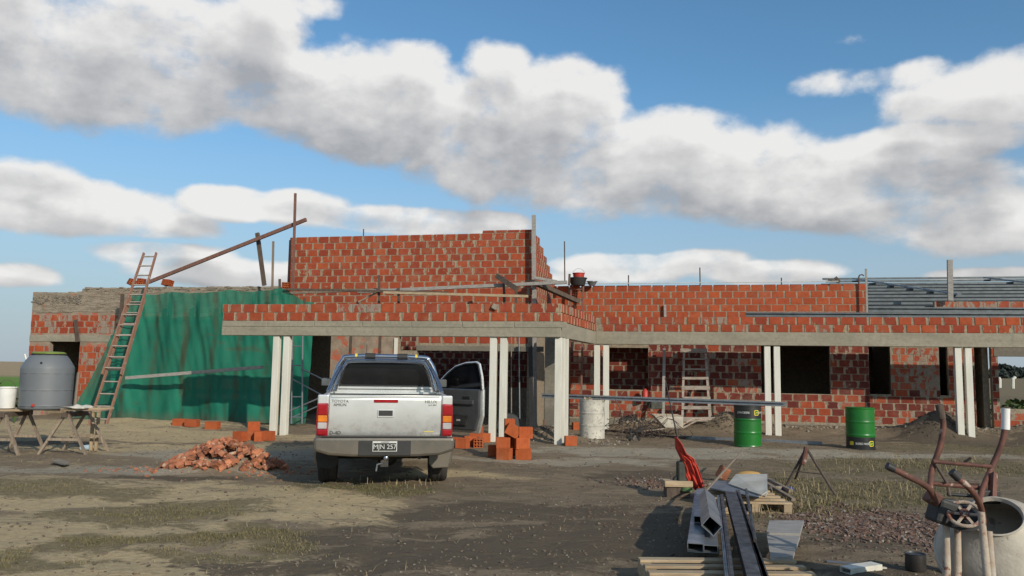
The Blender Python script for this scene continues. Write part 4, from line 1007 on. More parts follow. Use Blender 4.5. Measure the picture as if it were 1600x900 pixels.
    MB().tube([(-.02, -.16, .38), (-.09, -.16, .36), (-.10, -.16, .28)], .012, 6).build('chain', M['steel_gal'], h)
    # wheels, rear and front
    for (x, y) in ((-.76, .98), (.76, .98), (-.76, 4.07), (.76, 4.07)):
        w = bpy.data.objects.new('wheel', None); COL.objects.link(w); w.parent = t; w.location = (x, y, .375)
        mt = Matrix.Rotation(R(90), 4, 'Y')
        MB().lathe([(.20, -.11), (.30, -.125), (.355, -.12), (.375, -.095), (.380, -.04), (.374, -.03), (.374, -.02), (.380, -.01), (.380, .01), (.374, .02), (.374, .03), (.380, .04), (.375, .095), (.355, .12), (.30, .125), (.20, .11), (.20, -.11)], 40, mt).build('tyre', M['rubber'], w, smooth=True)
        MB().lathe([(0, -.06), (.06, -.07), (.07, -.03), (.18, -.04), (.21, -.10), (.21, .10), (.18, .04), (.07, .03), (.06, .07), (0, .06)], 28, mt).build('rim', M['silver_dull'], w, smooth=True)
    # mud flaps and lower flares
    for s in (-1, 1):
        MB().prism([(s*.60, .60), (s*.885, .60), (s*.90, .40), (s*.87, .245), (s*.66, .235), (s*.60, .30)], .44, .47).build('mud_flap', M['silver_dull'] if s > 0 else M['rubber'], t, bev=.012)
        mb = MB(); pts = [Vector((s*.885, .98+.47*math.cos(a), .42+.47*math.sin(a))) for a in [math.pi*(-.08+1.16*k/16) for k in range(17)]]
        mb.tube(pts, .035, 8); mb.build('wheel_flare', M['silver_dull'], t, smooth=True)
        pts = [Vector((s*.875, 4.07+.46*math.cos(a), .42+.46*math.sin(a))) for a in [math.pi*(-.08+1.16*k/16) for k in range(17)]]
        MB().tube(pts, .03, 8).build('wheel_flare', M['silver'], t, smooth=True)
        MB().b2((s*.55-.28, .60, .58), (s*.55+.28, 1.38, .78)).build('wheel_well', M['black'], t)
    # underbody
    mb = MB(); mb.b2((-.50, .08, .50), (.50, 4.3, .70)); mb.build('chassis', M['black'], t)
    MB().tube([(-.7, .98, .36), (.7, .98, .36)], .05, 10).build('rear_axle', M['black'], t)
    MB().lathe([(.10, -.12), (.15, -.06), (.15, .06), (.10, .12)], 16, Matrix.Translation((.05, .98, .36)) @ Matrix.Rotation(R(90), 4, 'X')).build('differential', M['black'], t)
    MB().tube([(.46, .2, .42), (.46, .9, .42), (.40, 1.6, .40)], .035, 10).build('exhaust', M['steel_dark'], t)
    MB().lathe([(.18, -.10), (.33, -.10), (.36, 0), (.33, .10), (.18, .10)], 28, Matrix.Translation((0, .55, .48))).build('spare_wheel', M['rubber'], t, smooth=True)
    # cab and bonnet as one lofted shell
    def full(zb, xb, zr, xr, belt=1.22):
        h = [(.60, .50), (.80, .52), (.85, .72), (.865, .92), (.86, 1.08), (.84, belt-.03)]
        up = [(xb, belt+.02), (xb+(xr-xb)*.5, belt+(zr-belt)*.52), (xr+.03, zr-.10), (xr-.03, zr-.03), (xr-.16, zr-.002), (0, zr+.012)]
        return h+up
    secs = [(1.72, full(0, .80, 1.66, .625)), (1.76, full(0, .81, 1.71, .64)), (1.95, full(0, .82, 1.765, .66)), (2.5, full(0, .825, 1.785, .665)), (3.05, full(0, .82, 1.765, .66)), (3.30, full(0, .815, 1.70, .65)),
            (3.80, full(0, .80, 1.34, .72)), (4.00, full(0, .77, 1.20, .70, 1.12)), (4.6, full(0, .75, 1.13, .68, 1.05)), (4.95, full(0, .70, 1.04, .62, .98)), (5.08, full(0, .62, .92, .55, .86))]
    vs, fs = loft(secs); n = len(secs[0][1]); mb = MB(); mirror(vs, fs, mb)
    for k, (y, s) in ((0, secs[0]), (-1, secs[-1])):
        mb.add([Vector((x, y, z)) for x, z in s]+[Vector((-x, y, z)) for x, z in reversed(s[:-1])], [tuple(range(2*n-1))])
    mb.build('cab', M['silver'], t, smooth=True)
    # rear window: black surround, glass
    def quad_plate(pts, y0, y1, name, mt, par, bev=0):
        # rounded trapezoid
        return MB().prism(pts, y0, y1).build(name, M[mt], par, bev=bev)
    fr = quad_plate([(-.74, 1.325), (-.70, 1.305), (.70, 1.305), (.74, 1.325), (.765, 1.38), (.655, 1.665), (.60, 1.70), (-.60, 1.70), (-.655, 1.665), (-.765, 1.38)], 1.700, 1.735, 'window_surround', 'window_black', t)
    quad_plate([(-.64, 1.33), (.64, 1.33), (.665, 1.36), (.58, 1.61), (.55, 1.63), (-.55, 1.63), (-.58, 1.61), (-.665, 1.36)], 1.693, 1.699, 'rear_window', 'car_glass', t)
    MB().b2((-.70, 1.695, 1.262), (.70, 1.719, 1.268)).build('cab_crease', M['silver_dull'], t)
    # side glass
    for s in (-1, 1):
        for (y0, y1) in ((1.98, 2.52), (2.62, 3.25)):
            vs = [Vector((s*.838, y0, 1.27)), Vector((s*.838, y1+.25*(y0 > 2.3), 1.27)), Vector((s*.715, y1-.05, 1.67)), Vector((s*.715, y0+.03, 1.67))]
            mb = MB(); mb.add(vs+[v-Vector((s*.02, 0, 0)) for v in vs], [(0, 1, 2, 3), (7, 6, 5, 4), (0, 4, 5, 1), (1, 5, 6, 2), (2, 6, 7, 3), (3, 7, 4, 0)]); mb.build('side_window', M['car_glass'], t)
    # windscreen
    vs = [Vector((-.66, 3.82, 1.345)), Vector((.66, 3.82, 1.345)), Vector((.58, 3.33, 1.70)), Vector((-.58, 3.33, 1.70))]
    MB().add(vs+[v+Vector((0, .02, .02)) for v in vs], [(3, 2, 1, 0), (4, 5, 6, 7), (0, 1, 5, 4), (1, 2, 6, 5), (2, 3, 7, 6), (3, 0, 4, 7)]).build('windscreen', M['car_glass'], t)
    # mirrors
    for s in (-1, 1):
        mb = MB(); mb.b2((s*.97-.085, 3.18, 1.26), (s*.97+.085, 3.28, 1.40)); m_ = mb.build('wing_mirror', M['silver_dull'], t, bev=.03)
        MB().b2((s*.97-.07, 3.172, 1.275), (s*.97+.07, 3.179, 1.385)).build('mirror_glass', M['mirror'], m_)
        MB().b2((min(s*.80, s*.92), 3.22, 1.27), (max(s*.80, s*.92), 3.28, 1.31)).build('mirror_arm', M['black'], m_)
    # black panel standing in for the dark inside the open doorway
    MB().b2((.866, 2.66, .62), (.872, 3.62, 1.20)).build('door_aperture', M['black'], t)
    # open front door: hinge at (.86,3.62)
    d = bpy.data.objects.new('door', None); COL.objects.link(d); d.parent = t; d.location = (.87, 3.64, 0); d.rotation_euler = (0, 0, R(46))
    # door local: x outward normal when closed is +x ; extends toward -y
    def doorshape(off0, off1, zlo, belt, inset=0):
        return [(-.02-inset, zlo), (-1.02+inset, zlo), (-1.10+inset, .80), (-1.10+inset, belt), (-.02-inset, belt)]
    def yz_prism(poly, x0, x1):
        mb = MB(); n = len(poly); vs = [Vector((x0, y, z)) for y, z in poly]+[Vector((x1, y, z)) for y, z in poly]
        mb.add(vs, [tuple(range(n)), tuple(range(2*n-1, n-1, -1))]+[(i, i+n, (i+1) % n+n, (i+1) % n) for i in range(n)]); return mb
    yz_prism(doorshape(0, 0, .50, 1.24), -.02, .03).build('outer_skin', M['silver'], d, bev=.012)
    yz_prism(doorshape(0, 0, .55, 1.235, .05), -.075, -.021).build('inner_trim', M['trim_grey'], d, bev=.02)
    yz_prism([(-.15, .98), (-.95, .98), (-.95, 1.06), (-.15, 1.06)], -.115, -.076).build('armrest', M['trim_grey'], d, bev=.015)
    yz_prism([(-.12, .62), (-.80, .62), (-.86, .80), (-.12, .84)], -.105, -.076).build('door_pocket', M['black'], d, bev=.015)
    yz_prism([(-.60, .70), (-.68, .70), (-.68, .73), (-.60, .73)], -.110, -.106).build('courtesy_lamp', M['lamp_clear'], d)
    yz_prism([(-.72, 1.08), (-.86, 1.08), (-.86, 1.12), (-.72, 1.12)], -.090, -.076).build('inner_handle', M['chrome'], d)
    # window frame and glass
    path = [(-.03, 1.24), (-.10, 1.31), (-.33, 1.50), (-.52, 1.62), (-.74, 1.68), (-.98, 1.695), (-1.03, 1.67), (-1.08, 1.45), (-1.09, 1.24)]
    MB().tube([Vector((-.02-.07*(z-1.24), y, z)) for y, z in path], .022, 8).build('window_frame', M['silver'], d, smooth=True)
    mb = MB(); n = len(path); mb.add([Vector((-.022-.07*(z-1.24), y, z)) for y, z in path]+[Vector((-.028-.07*(z-1.24), y, z)) for y, z in path], [tuple(range(n)), tuple(range(2*n-1, n-1, -1))]); mb.build('window_glass', M['car_glass'], d)
    MB().tube([Vector((-.045-.07*(z-1.24), y*.97-.02, z-.01)) for y, z in path], .014, 6).build('window_seal', M['black'], d, smooth=True)
    # roll bar: main hoop and slanting rear stays
    hoop = lambda y, zt, xt, xb, zb: [(-xb, y, zb), (-xb+.04, y, zb+.14), (-xt-.10, y, zt-.17), (-xt-.03, y, zt-.05), (-xt+.05, y, zt), (0, y, zt+.012), (xt-.05, y, zt), (xt+.03, y, zt-.05), (xt+.10, y, zt-.17), (xb-.04, y, zb+.14), (xb, y, zb)]
    def smoothpts(p, k=4):
        p = [Vector(q) for q in p]; out = []
        for i in range(len(p)-1):
            a, b, c, d_ = p[max(i-1, 0)], p[i], p[i+1], p[min(i+2, len(p)-1)]
            for j in range(k):
                s = j/k; out.append(.5*((2*b)+(-a+c)*s+(2*a-5*b+4*c-d_)*s*s+(-a+3*b-3*c+d_)*s**3))
        return out+[p[-1]]
    rb = bpy.data.objects.new('roll_bar', None); COL.objects.link(rb); rb.parent = t
    MB().tube(smoothpts(hoop(1.42, 1.74, .60, .80, 1.235)), .038, 14).build('hoop', M['chrome'], rb, smooth=True)
    MB().tube(smoothpts(hoop(1.56, 1.675, .56, .74, 1.235)), .030, 12).build('hoop', M['chrome'], rb, smooth=True)
    for s in (-1, 1):
        MB().tube([(s*.66, 1.42, 1.60), (s*.74, 1.15, 1.42), (s*.80, .98, 1.24)], .03, 12).build('stay', M['chrome'], rb, smooth=True)
        MB().lathe([(.044, -.075), (.046, -.07), (.046, .07), (.044, .075)], 14, Matrix.Translation((s*.235, 1.42, 1.752)) @ Matrix.Rotation(R(90), 4, 'Y')).build('clamp', M['black'], rb)
        MB().lathe([(.0386, -.016), (.0386, .016)], 14, Matrix.Translation((s*.44, 1.42, 1.7505)) @ Matrix.Rotation(R(90), 4, 'Y')).build('sticker', M['yellow'], rb)
        MB().b2((s*.80-.06, 1.36, 1.236), (s*.80+.03, 1.62, 1.25)).build('foot_plate', M['black'], rb)
    MB().tube([(-.30, 1.95, 1.76), (-.30, 1.93, 1.95)], .004, 5).build('aerial', M['black'], t)
    return t
build_truck()

# ------------------------------------------------------------------ loose hollow bricks
def hollow_mesh():
    mb = MB(); w, h, l = .18, .18, .33      # x, z, y ; ends at y=+-l/2 with a 3 x 3 set of holes
    for s in (-1, 1):
        y = s*l/2; yi = y-s*.05; g = [-.09, -.078, -.038, -.026, .026, .038, .078, .09]; gz = g
        for i in range(7):
            for j in range(7):
                hole = i % 2 == 1 and j % 2 == 1
                q = [(g[i], gz[j]), (g[i+1], gz[j]), (g[i+1], gz[j+1]), (g[i], gz[j+1])]
                if not hole: mb.add([(x, y, z) for x, z in q], [(0, 1, 2, 3)])
                else:
                    mb.add([(x, y, z) for x, z in q]+[(x, yi, z) for x, z in q], [(0, 1, 5, 4), (1, 2, 6, 5), (2, 3, 7, 6), (3, 0, 4, 7), (4, 5, 6, 7)])
    a = .09
    c = [(-a, -a), (a, -a), (a, a), (-a, a)]
    for i in range(4):
        p, q = c[i], c[(i+1) % 4]; mb.add([(p[0], -l/2, p[1]), (q[0], -l/2, q[1]), (q[0], l/2, q[1]), (p[0], l/2, p[1])], [(0, 1, 2, 3)])
    # shallow ribs along the faces
    for k in range(5):
        x = -.072+k*.036
        for s in (-1, 1):
            mb.box((x, 0, s*(a+.001)), (.022, l-.004, .003)); mb.box((s*(a+.001), 0, x), (.003, l-.004, .022))
    return mb.mesh('hollow_brick', M['loose_brick'], fix=False)
HM = hollow_mesh()
def short_mesh():
    vs = [tuple(v.co) for v in HM.vertices]; me = HM.copy(); me.name = 'hollow_brick'
    for v in me.vertices: x, y, z = v.co; v.co = (x*1.36, z*.98, y*.60)
    me.flip_normals(); return me
HS = short_mesh()
GL = 'loose orange hollow bricks lying about'
def hb(x, y, label, rz=0, up=False, lay=0, z=None, dY=0, tilt=(0, 0), sh=False):
    """brick whose near lower edge is seen at pixel x,y"""
    p = onground(x, y) if z is None else None
    if p is None:
        g = onground(x, z[0]); p = Vector((at(x, y, g.y+z[1]).x, g.y+z[1], z[2]+g.z))
    p.y += dY
    o = bpy.data.objects.new('hollow_brick', HS if sh else HM); COL.objects.link(o)
    o.rotation_euler = (R(90) if up else R(tilt[0]), R(tilt[1]), R(rz)) if not up else (R(90), 0, R(rz))
    o.location = p+(Vector((0, .11, .10)) if sh else Vector((0, .09 if abs(rz) > 45 or up else .16, .165 if up else .09)))
    return tag(o, label, 'brick', GL)
hb(788, 719, 'bottom left hollow brick of the small stack right of the white post', -20, sh=True)
hb(818, 719, 'bottom right hollow brick of the small stack right of the white post', -15, sh=True)
hb(773, 714, 'hollow brick half hidden behind the bottom left of the small stack', 0, sh=True)
hb(786, 700, 'hollow brick on the second layer at the left of the small stack', 0, z=(719, .06, .185), sh=True)
hb(816, 700, 'hollow brick on the second layer at the right of the small stack', 10, z=(719, .02, .185), up=False, sh=True)
hb(821, 683, 'topmost hollow brick at the right of the small stack', 5, z=(719, .03, .37), sh=True)
hb(802, 684, 'hollow brick lying tilted in the middle of the small stack', -5, z=(719, .10, .40), tilt=(0, 28), sh=True)
hb(796, 668, 'hollow brick standing upright before the black arch', 5, up=True, z=(719, .30, .37))
hb(797, 692, 'hollow brick hidden low in the middle of the small stack', 5, up=True, z=(719, .32, .03))
hb(892, 697, 'single hollow brick at the foot of the porch corner post', 5, sh=True)
hb(856, 668, 'single hollow brick beside the grey concrete pier', 0, sh=True)
hb(902, 672, 'single hollow brick by the wall left of the pale drum', 10, sh=True)
hb(707, 700, 'hollow brick next to the pickup under its open door', 15, sh=True)
hb(722, 701, 'hollow brick second from the pickup under its open door', -20, sh=True)
hb(734, 698, 'hollow brick behind the second one under the open door', 10, sh=True)
hb(747, 700, 'hollow brick with its holes facing forward right of the open door', 0)
hb(757, 692, 'hollow brick nearest the white post right of the open door', 0, sh=True)
hb(744, 686, 'hollow brick on top of the row right of the open door', -10, z=(698, .15, .185), sh=True)
hb(372, 690, 'hollow brick standing alone left of the left white posts', -20, sh=True)
hb(394, 688, 'lower hollow brick of the pair with another on top by the netting', 5, sh=True)
hb(394, 672, 'upper hollow brick of the pair by the netting', 15, z=(688, .05, .185), sh=True)
hb(416, 689, 'hollow brick right beside the left white posts', -10, sh=True)
hb(404, 690, 'hollow brick squeezed left of the one beside the left white posts', 15, sh=True)
hb(330, 671, 'hollow brick half sunk in soil under the middle of the netting', 85)
hb(279, 666, 'hollow brick half sunk in soil left under the netting', 85)
hb(298, 667, 'second hollow brick half sunk in soil left under the netting', 80)

for x, y, rz, ry, lab in ((206, 441, 40, 24, 'orange hollow brick tipped on the left wing top, left of the ladder'), (221, 440, 10, 8, 'brown hollow brick on the left wing top behind the ladder'), (262, 442, 60, 12, 'orange hollow brick on the left wing top right of the ladder'), (452, 443, 20, 0, 'hollow brick at the left end of the tall block by the planks')):
    o = bpy.data.objects.new('hollow_brick', HM); COL.objects.link(o); o.location = LV(x, y, 4.08) if x < 400 else LV(x-6, y+3, 3.9); o.rotation_euler = (R(6), R(ry), R(rz)); tag(o, lab, 'brick', GL)
# heap of broken bricks
t = thing('brick_heap', 'heap of broken brick rubble on the ground left of the pickup', 'brick heap', (PILE.x, PILE.y, 0))
def chunk_mesh(k, mat):
    rnd = random.Random(k+100); mb = MB(); x, y, z = rnd.uniform(.055, .10), rnd.uniform(.045, .065), rnd.uniform(.03, .055)
    vs = [Vector((sx*x*rnd.uniform(.65, 1), sy*y*rnd.uniform(.65, 1), sz*z*rnd.uniform(.65, 1))) for sz in (-1, 1) for sy in (-1, 1) for sx in (-1, 1)]
    mb.add(vs, [(0, 2, 3, 1), (4, 5, 7, 6), (0, 1, 5, 4), (2, 6, 7, 3), (0, 4, 6, 2), (1, 3, 7, 5)])
    return mb.mesh('broken_brick', mat)
CH = [chunk_mesh(k, M['broken']) for k in range(9)]
rnd = random.Random(5)
for i in range(298):
    a = rnd.uniform(0, 6.283); r = rnd.random()**.6; x = PILE.x-.02+math.cos(a)*r*.92; y = PILE.y+.30+math.sin(a)*r*.58
    surf = .20*max(0, 1-r)**.8*(1 if x > PILE.x-.5 else .7); z = max(hz(x, y), hz(PILE.x-1.2, y))+surf*rnd.uniform(.75, 1.0)+.03
    s = rnd.uniform(.55, .95)
    if rnd.random() < .2: s *= .55
    link('broken_brick', rnd.choice(CH), t, (x-PILE.x, y-PILE.y, z), (rnd.uniform(-.9, .9), rnd.uniform(-.9, .9), rnd.uniform(0, 6.28)), (s, s, s))

# ------------------------------------------------------------------ drums
def drum(px, py, mats, label, flip=False, r=.292, h=.88, logo=True, rz=0):
    p = onground(px, py); p.y += r; p = Vector((at(px, py, p.y-r).x*(p.y/(p.y-r)), p.y, hz(p.x, p.y))); t = thing('oil_drum', label, 'drum', p, rz)
    if flip: zb = (.0, .26)
    else: zb = (.61, .88)
    def prof(z0, z1, n=20):
        out = []
        for k in range(n+1):
            z = z0+(z1-z0)*k/n; rr = r
            for zc in (.30, .58):
                if abs(z-zc) < .022: rr = r+.010*(1-abs(z-zc)/.022)
            if z < .02 or z > h-.02: rr = r+.008
            out.append((rr, z))
        return out
    def shell(a, b, mt): MB().lathe(prof(a, b, 44), 40).build('shell', M[mt], t, smooth=True)
    if len(mats) == 1: shell(0, h, mats[0])
    else:
        if flip: shell(.262, h, mats[0]); shell(0, .26, mats[1])
        else: shell(0, .608, mats[0]); shell(.61, h, mats[1])
    MB().lathe([(0, h-.025), (r-.012, h-.025), (r-.01, h+.002), (r+.009, h+.004), (r+.009, h-.012)], 40).build('rim', M[mats[0] if flip or len(mats) == 1 else mats[1]], t, smooth=True)
    if logo:
        zc = .735 if not flip else .13; rr = r+.003; q = R(180) if flip else 0
        def onside(a, z): return (math.sin(a)*rr, -math.cos(a)*rr, z)
        def patch(a0, w, hh, mt, name, lift=0):
            mb = MB(); n = 8; vs = []; pts = []
            for k in range(n+1):
                s = -1+2*k/n; c = (1-max(0, abs(s)-.7)/.3*.25)
                for zz in (-hh/2*c, hh/2*c): a = a0+s*w/2/r; vs.append(((math.sin(a))*(rr+lift), -math.cos(a)*(rr+lift), zc+zz))
            mb.add(vs, [(2*k, 2*k+2, 2*k+3, 2*k+1) for k in range(n)]); return mb.build(name, M[mt], t, fix=False)
        al = .42; side = 1
        patch(al, .115, .115, 'yellow', 'logo_badge'); patch(al, .085, .085, 'drum_green', 'logo_field', .0015)
        # leaping deer mark
        s_ = -1 if flip else 1
        dm = [(-.030, -.010), (-.020, .006), (.000, .010), (.014, .008), (.020, .022), (.030, .030), (.034, .022), (.026, .012), (.022, .000), (.034, -.012), (.030, -.016), (.014, -.004), (-.004, -.004), (-.016, -.006), (-.030, -.022), (-.034, -.020)]
        mb = MB(); vs = []
        for x, z in dm: a = al+s_*x/r; vs.append((math.sin(a)*(rr+.003), -math.cos(a)*(rr+.003), zc+s_*z))
        mb.add(vs, [tuple(range(len(vs)))]); mb.build('deer_mark', M['yellow'], t, fix=False)
        word = 'JOHN DEERE'; n = len(word)
        for base in ((al+s_*-.0, 1),):
            pass
        for a_start in ([.62] if not flip else [.17]):
            for i, ch in enumerate(word):
                if ch == ' ': continue
                a = a_start+(i*.098 if not flip else -i*.098)
                if abs(a) > 1.5: continue
                text('letter', ch, .062, M['white_print'], t, onside(a, zc), (R(90), q, a), .0006)
        if not flip:
            for i, ch in enumerate(word):
                if ch != ' ': text('letter', ch, .062, M['white_print'], t, onside(-1.05+i*.098, zc), (R(90), 0, -1.05+i*.098), .0006)
        if flip:
            al2 = -1.05; mb = MB(); vs = []
            al = al2; patch(al, .09, .08, 'yellow', 'logo_badge')
    return t
d1 = drum(925, 687, ['drum_grey'], 'pale cement splashed drum holding up the left end of the long steel beam', logo=False)
d2 = drum(1168.5, 698, ['drum_green', 'drum_black'], 'green drum with black top band under the long steel beam')
d3 = drum(1345, 703, ['drum_green', 'drum_black'], 'green drum standing upside down with its black band at the bottom', flip=True)
p1 = d1.location; p2 = d2.location
zt1 = p1.z+.884; zt2 = p2.z+.884
mb = MB()
for i in range(14): mb.box((p1.x+random.uniform(-.2, .2), p1.y+random.uniform(-.2, .2), zt1-.03+random.uniform(0, .04)), (.1, .08, .05), Euler((random.random(), random.random(), random.random())).to_matrix())
single('mortar_crust', mb, M['mortar'], 'lumpy dried mortar on top of the pale drum', 'mortar')
q1 = Vector((p1.x, p1.y, zt1+.055)); q2 = Vector((p2.x, p2.y, zt2+.055)); dd = (q2-q1).normalized()
channel('steel_channel', q1-dd*1.22, q2+dd*.82, .07, .10, 'long grey steel beam resting on the pale drum and the green drum', 'steel beam')
a = onground(1062, 685); b = onground(1285, 695)
single('steel_tube', MB().bar(a+Vector((0, 0, .035)), b+Vector((0, 0, .035)), .10, .07), M['steel_gal'], 'long steel tube lying on the ground behind the green drums', 'steel tube')
a = onground(945, 675); b = onground(1075, 688)
single('steel_tube', MB().bar(a+Vector((0, .2, .03)), b+Vector((0, .2, .03)), .08, .06), M['steel_dark'], 'dark steel tube lying on the ground under the wire tangle', 'steel tube')

# black arch (upturned tub) behind the small stack
p = onground(795, 690); p.y += .7
mb = MB(); mb.lathe([(.30, 0), (.31, .02), (.30, .12), (.27, .16), (0, .17)], 26, Matrix.Translation(p+Vector((.0, 0, .28))) @ Matrix.Rotation(R(78), 4, 'X'))
single('rubber_tub', mb, M['black'], 'black round tub standing on edge behind the small brick stack', 'tub', smooth=True)

# ------------------------------------------------------------------ wheelbarrow, wire tangle
p = onground(1035, 678); t = thing('wheelbarrow', 'whitish cement-caked wheelbarrow in front of the shaded brick wall', 'wheelbarrow', p)
def wl(x, y, Y=0): return at(x, y, p.y+Y)-p
tp = [wl(1019, 648), wl(1064, 649), wl(1063.5, 667), wl(1037, 667)]
mb = MB(); fr = [v+Vector((0, -.28, 0)) for v in tp]; bk = [v+Vector((0, .28, 0)) for v in tp]
mb.add(fr+bk, [(0, 3, 2, 1), (4, 5, 6, 7), (1, 2, 6, 5), (2, 3, 7, 6), (3, 0, 4, 7)]); mb.build('tray', M['cement_drum'], t)
MB().tube([fr[0], fr[1], bk[1], bk[0], fr[0]], .015, 6).build('tray_rim', M['cement_tube'], t)
for s in (-.22, .22):
    MB().tube([wl(1002, 674)+Vector((0, s*.3, 0)), wl(1037, 668.5)+Vector((0, s, 0)), wl(1064, 668)+Vector((0, s, 0)), wl(1085, 656)+Vector((0, s*1.3, 0)), wl(1101, 655)+Vector((0, s*1.3, 0))], .02, 8).build('handle', M['cement_tube'], t)
    MB().tube([wl(1040, 668)+Vector((0, s, 0)), wl(1040, 681)+Vector((0, s, 0)), wl(1058, 681)+Vector((0, s, 0)), wl(1058, 668)+Vector((0, s, 0))], .014, 6).build('leg', M['rebar'], t)
wc = wl(1004, 675); MB().lathe([(.06, -.03), (.15, -.04), (.17, 0), (.15, .04), (.06, .03)], 22, Matrix.Translation(wc) @ Matrix.Rotation(R(90), 4, 'X')).build('wheel', M['rubber'], t, smooth=True)
rnd = random.Random(11); mb = MB(); base = onground(1005, 685)
for i in range(60):
    c = Vector((rnd.gauss(0, .38), rnd.uniform(-.2, .5), rnd.uniform(.0, .35))); 
    pts = [c]; 
    for k in range(4): pts.append(pts[-1]+Vector((rnd.uniform(-.22, .22), rnd.uniform(-.1, .1), rnd.uniform(-.12, .2))))
    pts = [Vector((q.x, q.y, max(q.z, .02))) for q in pts]
    mb.tube(pts, .008, 4)
mb.v = [tuple(Vector(v)+base) for v in mb.v]
o = single('wire_tangle', mb, M['rebar'], 'tangle of dark rusty wire and offcuts between the pale drum and the wheelbarrow', 'wire')
rnd = random.Random(12)
p0 = onground(972, 690)
t = thing('hand_tool', 'dark toothed iron tool standing on the ground right of the pale drum', 'tool', p0)
MB().tube([(0, 0, 0), (0.02, 0, .5), (-.05, 0, .75), (-.16, 0, .95)], .012, 6).build('shaft', M['rebar'], t)
mb = MB()
for i in range(9): mb.box((.12+rnd.uniform(0, .28), rnd.uniform(-.1, .1), rnd.uniform(.05, .30)), (.05, .12, .07), Euler((rnd.random()*3, rnd.random()*3, 0)).to_matrix())
mb.build('head', M['black'], t)
single('red_can', MB().lathe([(.0, 0), (.09, 0), (.09, .22), (.05, .27), (.03, .30), (0, .3)], 14, Matrix.Translation(LV(1008, 624, 6.0)-BV*.05)), M['red_plastic'], 'small red can on the sill under the lit window opening', 'can', smooth=True)
single('steel_tank', MB().box(LV(1023, 633, 5.4), (.34, .3, .2), Matrix.Rotation(.25, 3, 'Z')), M['green_metal'], 'small dark box on the wheelbarrow clutter', 'box', bev=.02)

# ------------------------------------------------------------------ pallets with steel profiles, foreground right
def pallet(cx, cy, z, rz, label, Lx=1.22, Ly=1.0, n=5):
    t = thing('pallet', label, 'pallet', (cx, cy, z), rz)
    for k in range(n):
        y = -Ly/2+.05+(Ly-.1)*k/(n-1); MB().box((random.uniform(-.01, .01), y, .130), (Lx, .095 if k % 2 == 0 else .075, .022)).build('top_board', M['wood_pale'], t, bev=.003)
    for x in (-Lx/2+.05, 0, Lx/2-.05): MB().box((x, 0, .072), (.09, Ly-.02, .090)).build('bearer', M['wood_pale'], t, bev=.003)
    for y in (-Ly/2+.05, 0, Ly/2-.05): MB().box((0, y, .015), (Lx-.02, .095, .02)).build('bottom_board', M['wood_pale'], t)
    return t
pc1 = gnd(1135, 888, .14); pallet(pc1.x, 6.02, .005, R(1.5), 'near pale wooden pallet at the bottom edge under the steel profiles', Ly=.9)
pc2 = gnd(1128, 790, .1); pallet(at(1164, 790, 9.75).x, 9.75, hz(pc2.x, 9.75)-.01, R(-2), 'far pale wooden pallet under the white sheets', Lx=.82)
def box_tube(name, a, b, w, h, th, label, mat='steel_gal', roll=0, cat='steel tube'):
    a = Vector(a); b = Vector(b); y = (b-a).normalized(); x = y.cross(Vector((0, 0, 1))).normalized(); z = x.cross(y)
    if roll: q = Matrix.Rotation(roll, 3, y); x = q @ x; z = q @ z
    mb = MB()
    for s in (-1, 1):
        o = x*(s*(w/2-th/2)); mb.bar(a+o, b+o, th, h, z); o = z*(s*(h/2-th/2)); mb.bar(a+o+y*.0005, b+o-y*.0005, w-2*th, th, z)
    return single(name, mb, M[mat], label, cat)
zp = .142
def pz(x, y, z): return gnd(x, y, z)
a = pz(1091, 872, .20); b = pz(1093, 772, .22)
box_tube('steel_tube', pz(1087, 856, .21), pz(1095, 772, .21), .13, .07, .005, 'leftmost grey box section lying across the pallets')
box_tube('steel_tube', pz(1110, 858, .20), pz(1109, 800, .20), .12, .06, .005, 'short grey box section under the tilted one')
box_tube('steel_tube', pz(1112, 822, .33), pz(1104, 776, .30), .13, .11, .006, 'grey box section lying on its edge with a diamond shaped open end', roll=R(40))
box_tube('steel_tube', pz(1093, 812, .29), pz(1096, 768, .27), .10, .06, .005, 'upper grey box section with a reddish stain at the far end of the stack')
channel('steel_channel', pz(1142, 925, .20), pz(1126, 778, .20), .03, .09, 'dark steel channel left of the gap across both pallets', mat='steel_dark', up=(0, 0, 1))
channel('steel_channel', pz(1136, 925, .20), pz(1121, 778, .20), .02, .06, 'thin pale-edged steel channel beside the grey box sections', mat='steel_gal')
channel('steel_channel', pz(1196, 930, .21), pz(1150, 772, .21), .04, .10, 'dark steel channel running down the middle right of the near pallet', mat='steel_dark')
channel('steel_channel', pz(1206, 925, .22), pz(1153, 774, .22), .14, .08, 'rightmost wide dark steel channel on the near pallet', mat='steel_dark', up=(0, .0, 1), flip=-1)
channel('steel_channel', pz(1180, 868, .18), pz(1147, 776, .2), .03, .05, 'thin steel channel squeezed between the two dark ones', mat='steel_gal')
single('steel_rod', MB().tube([pz(1180, 845, .30), pz(1166, 765, .50)], .014, 8), M['steel_dark'], 'thin dark rod leaning on the far pallet with a knob at its top', 'rod')
def sheet(name, px, z, th, mat, label, cat='sheet'):
    pts = []
    for i, (x, y) in enumerate(px):
        pts.append(pz(x, y, z if not isinstance(z, (list, tuple)) else z[i]))
    mb = MB(); n = len(pts); mb.add(pts+[q+Vector((0, 0, th)) for q in pts], [tuple(range(n-1, -1, -1)), tuple(range(n, 2*n))]+[(i, (i+1) % n, (i+1) % n+n, i+n) for i in range(n)])
    return single(name, mb, M[mat], label, cat)
sheet('metal_sheet', [(1108, 764), (1186, 779), (1180, 756), (1116, 752)], .20, .015, 'steel_gal', 'grey blue sheet under the white sheets on the far pallet')
